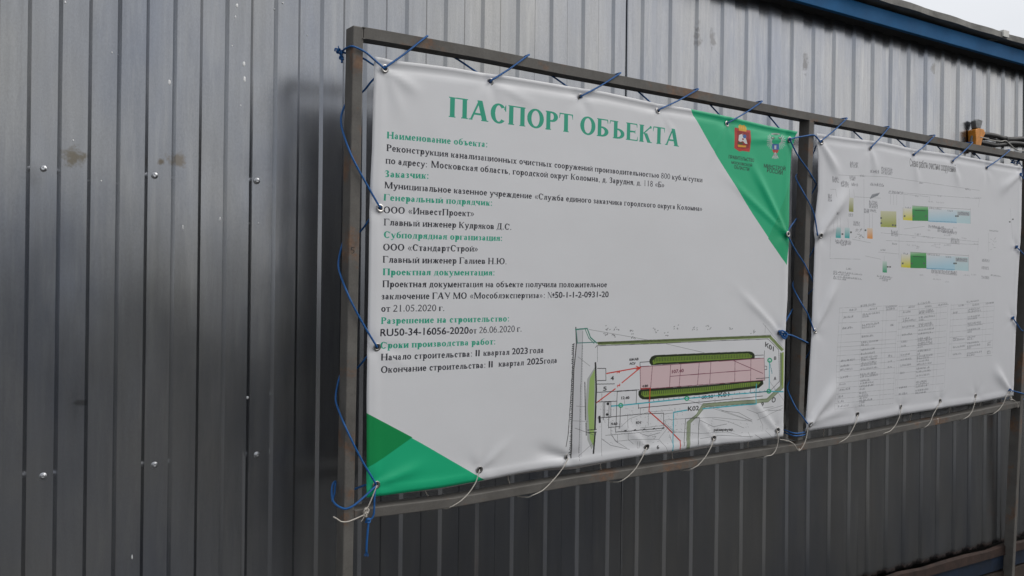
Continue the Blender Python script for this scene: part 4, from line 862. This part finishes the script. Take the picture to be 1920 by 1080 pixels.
E1t = [(721, 129), (920, 153), (1089.5, 182), (1236, 207), (1364.5, 232), (1480, 262)]
E1l = [(713, 390), (707, 651), (705, 909)]; E1b = [(899, 881), (1065, 858), (1212, 838), (1338, 821), (1457, 806)]; E1r = [(1474, 439), (1461, 623)]
E2t = [(1539, 266), (1632.5, 278), (1714, 291), (1786.5, 302.5), (1851, 315)]
E2l = [(1533.5, 442), (1527, 620), (1515, 795)]; E2b = [(1608, 777), (1690, 762.5), (1763, 751.5), (1830, 741.5)]; E2r = [(1913, 327), (1906, 463), (1899, 596), (1892.5, 731)]
B1 = banner('project_banner', 'white vinyl project banner with green corners, green title lettering and a site plan', dict(
    t=[(703, 106), (740, 114), (800, 121), (850, 127.5), (900, 136), (962, 144.5), (1025, 155), (1060, 161), (1135, 173), (1235, 195), (1292, 204), (1372, 220), (1435, 235), (1495, 247)],
    r=[(1495, 247), (1484, 283), (1481.5, 326), (1480, 379), (1479, 443), (1476.5, 560), (1471.7, 643), (1468.6, 818)],
    b=[(687.5, 933), (750, 925), (825, 915), (910, 900), (975, 887), (1030, 878), (1075, 875.5), (1175, 859), (1272, 845), (1322, 836), (1400, 829), (1468.6, 818)],
    l=[(703, 106), (701, 152), (699, 220), (697.5, 280), (694.5, 342), (692.5, 415), (691, 530), (689, 640), (687.5, 740), (687.5, 933)]), c1,
    [((721, 129), (790, 175), .014, .004, 1.0), ((721, 129), (760, 230), .016, .0015, .8), ((920, 153), (1010, 200), .012, .002, 1), ((1474, 439), (1405, 300), .015, .006, .8), ((1474, 439), (1360, 330), .012, .0035, .8), ((1480, 262), (1385, 262), .012, .003, .8),
     ((1065, 858), (1000, 845), .014, -.006, 1.2), ((1461, 623), (1385, 545), .012, .0035, .9), ((1457, 806), (1390, 730), .014, .004, 1), ((1338, 821), (1290, 760), .012, .0025, .9), ((1212, 838), (1160, 790), .012, .0025, .9), ((705, 909), (800, 870), .014, .004, 1), ((713, 390), (780, 430), .012, .002, 1), ((899, 881), (960, 820), .012, .0022, 1), ((1364, 232), (1330, 300), .01, .0025, .8), ((1236, 207), (1270, 260), .01, .002, .8), ((705, 651), (770, 690), .01, .0018, 1)],
    E1t+E1l+E1b+E1r, 'banner')
B2 = banner('scheme_banner', 'white vinyl banner with a small coloured treatment scheme above a faint equipment table', dict(
    t=[(1529.5, 250), (1590, 259), (1652, 266), (1715, 280), (1790, 290), (1865, 304), (1917, 313)],
    r=[(1917, 313), (1916, 350), (1914.5, 430), (1908, 540), (1904, 640), (1900, 742)],
    b=[(1509.5, 809), (1590, 797.5), (1690, 778), (1765, 766), (1840, 754), (1900, 742)],
    l=[(1529.5, 250), (1533.8, 294), (1533.8, 358), (1529, 400), (1526, 430), (1528, 453), (1523.6, 560), (1521.7, 629), (1515, 727), (1509.5, 809)]), c2,
    [((1533.5, 442), (1592, 350), .028, .013, .9), ((1533.5, 442), (1580, 420), .014, .004, .9), ((1527, 620), (1572, 520), .022, .008, .9), ((1515, 795), (1572, 715), .026, .012, .9), ((1515, 795), (1600, 760), .02, .005, 1), ((1892.5, 731), (1862, 690), .024, .008, .9), ((1913, 327), (1870, 360), .024, .006, .9), ((1632, 278), (1645, 330), .018, .003, .9), ((1714, 291), (1722, 350), .018, .003, .9), ((1786, 302), (1800, 350), .018, .003, .9), ((1539, 266), (1575, 330), .018, .006, .9)],
    E2t+E2l+E2b+E2r, 'banner', 150, 110, .003)

# ---------------------------------------------------------------- ropes
RB = .0023
def knot(m, c, r, rad, turns=2.3, seed=0):
    rg = np.random.default_rng(seed); P = []
    for k in np.linspace(0, 1, 26):
        a = k*turns*2*math.pi
        P.append(np.array(c)+r*((math.cos(a)+.5*math.cos(2.6*a+seed))*ex*.6+(math.sin(a)+.4*math.sin(3.1*a))*ez*.8-nf*.5*math.sin(1.9*a+1)+rg.normal(0, .06, 3)))
    m.tube(P, rad, 8, True, 2)
def top_lacing(m, ey, tops, backs, first=True):
    for i, (u, v) in enumerate(tops):
        a = ey[i]; s_, t_ = st(u, v); nx = ey[i+1] if i+1 < len(ey) else None
        P = [fp(a[0], a[1]+1, .004), fp(a[0]+1, a[1]-2, -.0055), fp(a[0]+(u-a[0])*.5, a[1]+(v-a[1])*.5+1, -.006), fp(u, v, -.003), Fs(s_+.006, t_+.0035, .004), Fs(s_+.012, t_+.0035, DP-.003), Fs(s_+.02, t_-.004, DP+.003)]
        if i < len(backs):
            b0, b1 = backs[i]; P += [fp(b0[0]-1, b0[1]-3, DP+.0035), fp(b1[0], b1[1], .016)]
            if nx is not None: P += [fp(nx[0], nx[1], .007)]
        m.tube(P, RB, 8, True, 4)
# project banner, top edge and down its left side
m = MB()
top_lacing(m, E1t, [(799, 69), (990, 104), (1162, 138), (1308, 168), (1428, 191)], [((850, 109), (889, 132)), ((1029, 141), (1059, 159)), ((1191, 170), (1214, 187)), ((1326, 194), (1346, 212)), ((1437, 215), (1459, 238))])
m.tube([fp(640, 108, .045), fp(643, 95, .046), fp(652, 89, .018), fp(662, 87, -.004), fp(684, 97, -.004), fp(703, 113, -.005), fp(719, 127, -.005), fp(722, 131, .004)], RB, 8, True, 5)
m.tube([fp(643, 98, .05), fp(662, 104, .05), fp(682, 110, .035), fp(699, 121, .02), fp(716, 129, .008)], RB, 8)
knot(m, fp(636, 96, .043), .006, .0018, 2.6, 1); knot(m, fp(640, 108, .045), .005, .0018, 2, 4)
m.tube([fp(636, 94, .043), fp(629, 91, .043), fp(628, 96, .043)], .0018, 6); m.tube([fp(636, 92, .043), fp(634, 86, .043)], .0012, 6); m.tube([fp(638, 100, .043), fp(641, 112, .045), fp(641, 118, .045)], .0024, 8)
prev = (720, 130)
for (a, b, c, d, e, bk) in (((638, 217), (641, 240), (659, 292), (690, 350), (712, 388), ((697, 152), (680, 172))), ((633, 488), (636, 508), (655, 558), (680, 606), (706, 649), ((691, 414), (673, 436))), ((628, 738), (631, 758), (651, 808), (678, 862), (704, 906), ((686, 671), (668, 691)))):
    s1, t1 = st(*bk[1]); s2, t2 = st(*a)
    m.tube([fp(prev[0], prev[1], .006), fp(bk[0][0], bk[0][1], .012), fp(bk[1][0], bk[1][1], DP-.004), Fs(s1-.012, t1-.012, DP+.004), Fs(.002, (t1+t2)/2+.0, DP+.004), fp(a[0]+2, a[1], DP+.003), fp(b[0], b[1], .026), fp(c[0], c[1], -.0035), fp(d[0], d[1], -.0055), fp(e[0], e[1], -.005), fp(e[0]+1, e[1]+2, .004)], RB, 8, True, 6); prev = e
tag(m.build('blue_rope', BLUE_ROPE, None, True, tuple(Fs(.05, -.5, 0))), 'blue rope lacing the project banner to the top rail and the left post', 'rope', 'blue banner ropes')
# loop and tail at the lower left corner
m = MB()
m.tube([fp(706, 912, .004), fp(703, 913, -.006), fp(690, 925, -.010), fp(672, 941, -.012), fp(658, 951, -.012), fp(646, 954, -.006), fp(632, 948, .006), fp(624, 938, .02), fp(622, 922, .03), fp(624, 908, .035), fp(629, 903, .04), fp(628, 915, .045)], RB*1.05, 8)
m.tube([fp(623, 940, .02), fp(627, 925, .03), fp(629, 905, .035)], RB, 8)
m.tube([fp(706, 912, .004), fp(704, 914, -.006), fp(702, 935, -.007), fp(701, 962, -.006), fp(697, 972, -.006), fp(688, 975, -.006), fp(687, 980, -.005)], RB, 8); 
for a_ in range(7): m.tube([fp(687, 1034, -.006), fp(687+(a_-3)*.8, 1038, -.006+.001*(a_ % 3)), fp(687+(a_-3)*1.5, 1042+(a_ % 3), -.006)], .0006, 4)
knot(m, fp(690, 976, -.006), .0055, .0022, 1.7, 3)
m.tube([fp(691, 978, -.006), fp(689, 1000, -.006), fp(687.5, 1020, -.006), fp(687, 1036, -.006)], RB*1.1, 8)
m.tube([fp(660, 919, .03), fp(675, 913, .022), fp(687, 909, .014), fp(704, 910, .007)], RB, 8)
tag(m.build('blue_rope', BLUE_ROPE, None, True, tuple(Fs(.03, -.62, 0))), 'blue rope looped round the left post at the bottom, its knotted end hanging down', 'rope', 'blue banner ropes')
# middle post, project banner side
m = MB()
m.tube([fp(1481, 263, .004), fp(1481, 262, -.005), fp(1495, 290, -.006), fp(1514, 317, -.005), fp(1522, 330, -.003), fp(1528, 341, .012), fp(1529, 350, DP+.004), fp(1500, 400, DP+.006), fp(1483, 424, .012), fp(1475, 438, .006), fp(1475, 438, -.005), fp(1492, 470, -.006), fp(1508, 494, -.004), fp(1517, 512, -.003), fp(1524, 528, .012), fp(1526, 540, DP+.004), fp(1490, 575, DP+.006), fp(1479, 592, .014), fp(1462, 622, .006)], RB, 8, True, 6)
m.tube([fp(1462, 623, -.006), fp(1472, 626, -.008), fp(1485, 629, -.007), fp(1503, 637, -.004), fp(1513, 642, .0), fp(1516, 644, DP)], RB*1.15, 8); m.tube([fp(1460, 622, -.007), fp(1467, 620, -.012), fp(1475, 626, -.012), fp(1472, 635, -.01), fp(1466, 630, -.006), fp(1462, 624, -.005)], RB*1.3, 8)
knot(m, fp(1472, 627, -.008), .009, .0026, 2.2, 5)
tag(m.build('blue_rope', BLUE_ROPE, None, True, tuple(Fs(1.63, -.1, 0))), 'blue rope tying the right edge of the project banner to the middle post', 'rope', 'blue banner ropes')
# scheme banner: top edge, from the middle post
m = MB()
m.tube([fp(1480, 262, -.004), fp(1488, 259, -.006), fp(1510, 255, -.005), fp(1524, 253, -.004), fp(1530, 256, -.004), fp(1538, 266, -.005), fp(1540, 267, .004)], RB*1.1, 8); knot(m, fp(1482, 262, -.006), .004, .002, 1.5, 8)
top_lacing(m, E2t, [(1587.5, 222.5), (1667, 238.5), (1752.5, 254.5), (1823, 268), (1893, 282)], [((1595, 244), (1614, 259)), ((1677, 259), (1694, 272)), ((1755, 274), (1767, 284)), ((1823, 286), (1836, 296))])
knot(m, fp(1899, 303, .03), .009, .0018, 2.2, 6); knot(m, fp(1910, 304, .03), .011, .0018, 1.6, 9); m.tube([fp(1893, 292, DP+.003), fp(1896, 300, .03), fp(1906, 303, .03), fp(1916, 312, .03), fp(1918, 330, .02)], .0019, 8)
tag(m.build('blue_rope', BLUE_ROPE, None, True, tuple(Fs(2.3, .5, 0))), 'blue rope lacing the scheme banner to the right half of the top rail', 'rope', 'blue banner ropes')
# scheme banner, left side round the middle post
m = MB()
m.tube([fp(1540, 268, .006), fp(1530, 274, .02), fp(1526, 285, DP+.004), fp(1502, 320, DP+.008), fp(1492, 330, DP+.003), fp(1494, 338, .03), fp(1507, 362, -.003), fp(1518, 382, -.005), fp(1527, 404, -.006), fp(1533, 441, -.005), fp(1534, 444, .005), fp(1524, 470, DP), fp(1500, 510, DP+.008), fp(1487, 530, DP+.003), fp(1488, 541, .03), fp(1502, 568, -.003), fp(1514, 588, -.005), fp(1526, 619, -.005), fp(1528, 622, .005),
        fp(1518, 660, DP), fp(1490, 700, DP+.008), fp(1477, 722, DP+.003), fp(1478, 734, .03), fp(1492, 764, -.003), fp(1504, 780, -.005), fp(1514, 794, -.005), fp(1516, 797, .005)], RB, 8, True, 6)
for dy in (0, 5):
    m.tube([fp(1470, 806+dy, DP+.003), fp(1476, 808+dy, .02), fp(1488, 812+dy, -.0035), fp(1500, 812+dy, -.0035), fp(1508, 810+dy, .006), fp(1510, 808+dy, DP)], RB, 8)
tag(m.build('blue_rope', BLUE_ROPE, None, True, tuple(Fs(1.68, -.3, 0))), 'blue rope tying the left edge of the scheme banner to the middle post', 'rope', 'blue banner ropes')
# right edge ties
for ((u, v), q), nm in zip((((1913, 327), (1924, 340)), ((1906, 463), (1921, 478)), ((1899, 596), (1914, 618)), ((1892.5, 731), (1918, 738))), ('topmost', 'upper middle', 'lower middle', 'lowest')):
    m = MB(); m.tube([fp(u, v, .005), fp(u, v, -.005), fp((u+q[0])/2, (v+q[1])/2, -.006), fp(q[0], q[1], -.004), fp(q[0]+14, q[1]+8, DP+.004), fp(u+6, v+20, DP+.01)], RB*1.1, 8); knot(m, fp(u+1, v, -.005), .006, .002, 1.7, int(u))
    tag(m.build('blue_rope', BLUE_ROPE, None, True, tuple(fp(u, v))), 'short blue rope tie at the %s eyelet of the scheme banner right edge' % nm, 'rope', 'blue rope ties at the right post')

# white cords below
RC = .0014
def cord(m, q):
    d = [.004]+[-.004]+[-.007]*(len(q)-2)+[-.003]
    P = [fp(q[0][0], q[0][1], .004)]+[fp(u, v, dd) for (u, v), dd in zip(q, d[1:])]
    s_, t_ = st(*q[-1]); P += [Fs(s_-.012, t_-.006, .008), Fs(s_-.03, t_-.006, DP-.004), Fs(s_-.038, t_+.01, DP+.003), Fs(s_-.06, t_+.04, DP*.7), Fs(s_-.075, t_+.07, .012)]
    m.tube(P, RC, 6, True, 5)
ORD = ('first', 'second', 'third', 'fourth', 'fifth')
def cords(qs, what, d_=0):
    for k3, q in enumerate(qs):
        m = MB(); cord(m, q)
        tag(m.build('white_cord', CORD, None, True, tuple(fp(*q[-1]))), 'white cord tied down from the %s bottom eyelet of the %s' % (ORD[k3], what), 'cord', 'white cords under the banners')
cords((((899, 882), (893, 902), (880, 923), (864, 939), (848, 949)), ((1065, 860), (1057, 875), (1040, 897), (1018, 919), (1000, 928)), ((1212, 840), (1205, 856), (1192, 878), (1180, 891), (1168, 900)), ((1338, 823), (1334, 836), (1323, 856), (1309, 872), (1299, 878)), ((1457, 808), (1459, 826), (1455, 843), (1447, 853), (1438, 855))), 'project banner')
m = MB()
m.tube([fp(707, 911, .003), fp(706, 912, -.008), fp(698, 932, -.009), fp(690, 950, -.009), fp(686, 955, -.009)], RC, 6); knot(m, fp(686, 957, -.009), .007, .0013, 2.6, 12); knot(m, fp(685, 965, -.009), .005, .0012, 2, 2)
m.tube([fp(683, 965, -.009), fp(668, 972, -.010), fp(652, 978, -.010), fp(640, 978, -.010), fp(632, 973, -.010), fp(625, 969, -.010)], RC*1.1, 6); m.tube([fp(684, 966, -.009), fp(680, 974, -.01), fp(677, 978, -.01)], .0008, 5)
tag(m.build('white_cord', CORD, None, True, tuple(fp(640, 978))), 'knotted white cord at the lower left corner of the project banner with a loose end', 'cord', 'white cords under the banners')
cords((((1608, 779), (1605, 791), (1598, 806), (1589, 820), (1577, 828)), ((1690, 765), (1687, 780), (1679, 797), (1669, 808), (1659, 812)), ((1763, 754), (1757, 765), (1749, 779), (1744, 792), (1736, 800)), ((1830, 744), (1827, 758), (1823, 770), (1817, 779), (1808, 785)), ((1892, 734), (1886, 745), (1881, 757), (1873, 768), (1864, 775))), 'scheme banner')
m = MB(); m.tube([fp(1893, 735, -.006), fp(1895, 746, -.008), fp(1902, 751, -.008), fp(1908, 758, -.008), fp(1909, 765, -.008)], RC, 6); knot(m, fp(1895, 747, -.008), .008, .0012, 2, 4)
tag(m.build('white_cord', CORD, None, True, tuple(fp(1909, 765))), 'short knotted white cord end at the lower right corner of the scheme banner', 'cord', 'white cords under the banners')
m = MB(); m.tube([fp(1462, 824, .0), fp(1470, 825, -.006), fp(1481, 828, -.01), fp(1490, 834, -.01), fp(1496, 843, -.01), fp(1501, 843, -.01), fp(1507, 834, -.01), fp(1512, 820, -.008), fp(1515, 800, -.006)], RC, 6); knot(m, fp(1498, 843, -.01), .004, .001, 2, 4)
tag(m.build('white_cord', CORD, None, True, tuple(fp(1498, 843))), 'slack white cord hanging between the two banners below the middle post', 'cord', 'white cords under the banners')

# ---------------------------------------------------------------- cable clamp and cables behind the top rail
def wp(u, v, off): return wl(u, v, off)
CO = .020
cl = empty('cable_clamp', tuple(wp(1838, 268, CO)), 'orange plastic cable clamp with grey metal wedge above the top rail', 'cable clamp')
def slab(q, off, th, name, mat, par):
    m = MB(); a = [wp(u, v, off+th/2) for u, v in q]; b = [p+np.array([0, th, 0]) for p in a]
    m.sweep([a, b]); return bevel(m.build(name, mat, par), .003, 3)
slab([(1829, 243), (1836, 240), (1845, 242), (1848, 250), (1843, 260), (1840, 272), (1840, 285), (1829, 283), (1830, 262)], CO, .034, 'clamp_body', ORANGE, cl)
slab([(1831, 240), (1829, 226), (1835, 223), (1843, 226), (1841, 235), (1839, 241)], CO, .022, 'wedge', GREYM, cl)
m = MB(); m.tube([wp(1830, 255, CO), wp(1826, 252, CO), wp(1822, 258, CO), wp(1821, 268, CO), wp(1822, 282, CO), wp(1828, 290, CO)], .0055, 8); m.build('bail', GREYM, cl, True)
MB().box(*sorted((wp(1836, 255, 0)[0], wp(1846, 255, 0)[0])), WY-CO, WY+.002, wp(1840, 262, 0)[2], wp(1840, 250, 0)[2]).build('bracket', GREYM, cl)
def cable(q, r, label, mat=BLACK, name='power_cable', cat='cable', off=CO, group='black cables at the top right', extra=None):
    m = MB(); m.tube([wp(u, v, off+(i % 2)*.002) for i, (u, v) in enumerate(q)], r, 10)
    if extra:
        for e_ in extra: m.tube([wp(u, v, off) for u, v in e_], r, 10)
    o = m.build(name, mat, None, True, tuple(wp(q[0][0], q[0][1], off))); tag(o, label, cat, group); return o
cable([(1837, 252), (1850, 252), (1868, 255), (1880, 259), (1895, 261), (1920, 260), (1990, 262), (2080, 280)], .0100, 'upper thick black cable running right from the orange clamp')
cable([(1837, 267), (1850, 269), (1865, 272), (1880, 271), (1895, 268), (1920, 270), (1990, 276), (2080, 300)], .0095, 'lower thick black cable running right from the orange clamp', off=CO+.004)
cable([(1836, 257), (1850, 260), (1860, 263), (1878, 265), (1886, 264), (1893, 270), (1903, 279), (1912, 283), (1925, 281), (1960, 285)], .0022, 'thin pale steel wire bound to the two black cables', mat=CORD, name='steel_wire', cat='wire', off=CO+.022, group=None) if False else None
m = MB(); m.tube([wp(u, v, CO+.016) for u, v in ((1838, 257), (1850, 260), (1860, 263), (1877, 265), (1886, 264), (1893, 270), (1903, 279), (1912, 283), (1925, 281), (1960, 285))], .0024, 8)
tag(m.build('steel_wire', WIRE, None, True, tuple(wp(1838, 257, CO))), 'thin pale wire running along the two black cables', 'wire')
m = MB()
for a in (0, .006): m.tube([wp(1884+15*c_, 265+0*c_, CO+.002)+np.array([a, -.013*math.cos(t), .021*math.sin(t)]) for c_, t in [(0, t) for t in np.linspace(0, 6.28, 14)]], .002, 6)
tag(m.build('cable_tie', BLACK, None, True, tuple(wp(1884, 265, CO))), 'black tie binding the two black cables together', 'cable tie')

# ---------------------------------------------------------------- bare tree beyond the shed
tb = EYE+ray(1990, 60)*14.0
tree = empty('bare_tree', (float(tb[0]), float(tb[1]), 0), 'leafless tree behind the shed, fine twigs at the top right', 'tree')
tr = MB(); tw = MB(); R3 = np.random.default_rng(11)
def branch(p, d, L, r, lev, mb_):
    P = [p]; q = d/np.linalg.norm(d)
    for i in range(5):
        q = q+R3.normal(0, .12, 3)+np.array([0, 0, .03]); q /= np.linalg.norm(q); P.append(P[-1]+q*L/5)
    mb_.tube(P, [r*(1-.6*i/5) for i in range(6)], 5 if lev else 8, False)
    if lev < 4:
        for k2 in range(4 if lev else 6):
            f = R3.uniform(.35, 1); pt = P[min(int(f*5), 5)]; nd_ = q+R3.normal(0, .55, 3); nd_[2] = abs(nd_[2])*.8+.15; branch(pt, nd_, L*R3.uniform(.5, .7), r*.45, lev+1, tw)
hgt_ = float(tb[2]); branch(np.array([tb[0], tb[1], 0.]), np.array([0, 0, 1.]), hgt_*.55, .13, 0, tr)
tr.build('trunk', BARK, tree, True); tw.build('crown', BARK, tree)

# ---------------------------------------------------------------- dark treeline across the yard, mirrored in the metal
m = MB(); R4_ = np.random.default_rng(5)
nx = 150; V = []; prof_h = [2.5+.6*math.sin(i*.21)+.6*math.sin(i*.57+1)+R4_.uniform(-.35, .35) for i in range(nx+1)]
for i in range(nx+1):
    x = -75+150*i/nx; yb = -24+1.2*math.sin(i*.3); h_ = prof_h[i]
    V += [(x, yb+1.5, 0), (x+R4_.uniform(-.3, .3), yb+1.9+R4_.uniform(-.3, .3), h_*.5), (x, yb+.9+R4_.uniform(-.3, .3), h_), (x, yb-1.2, h_*.8), (x, yb-2, 0)]
m.add(V, [(i*5+j, (i+1)*5+j, (i+1)*5+j+1, i*5+j+1) for i in range(nx) for j in range(4)])
for k in range(5200):
    i = R4_.uniform(0, nx); x = -75+150*i/nx; hh = prof_h[int(i)]*R4_.uniform(.15, 1.12); c = np.array([x, -24+1.2*math.sin(i*.3)+R4_.uniform(-.5, 2.4), hh])
    a, b = R4_.normal(0, .28, 3), R4_.normal(0, .28, 3); m.add([c, c+a, c+a+b, c+b], [(0, 1, 2, 3)])
tag(m.build('treeline', LEAF), 'dark treeline across the yard opposite the shed', kind='stuff')
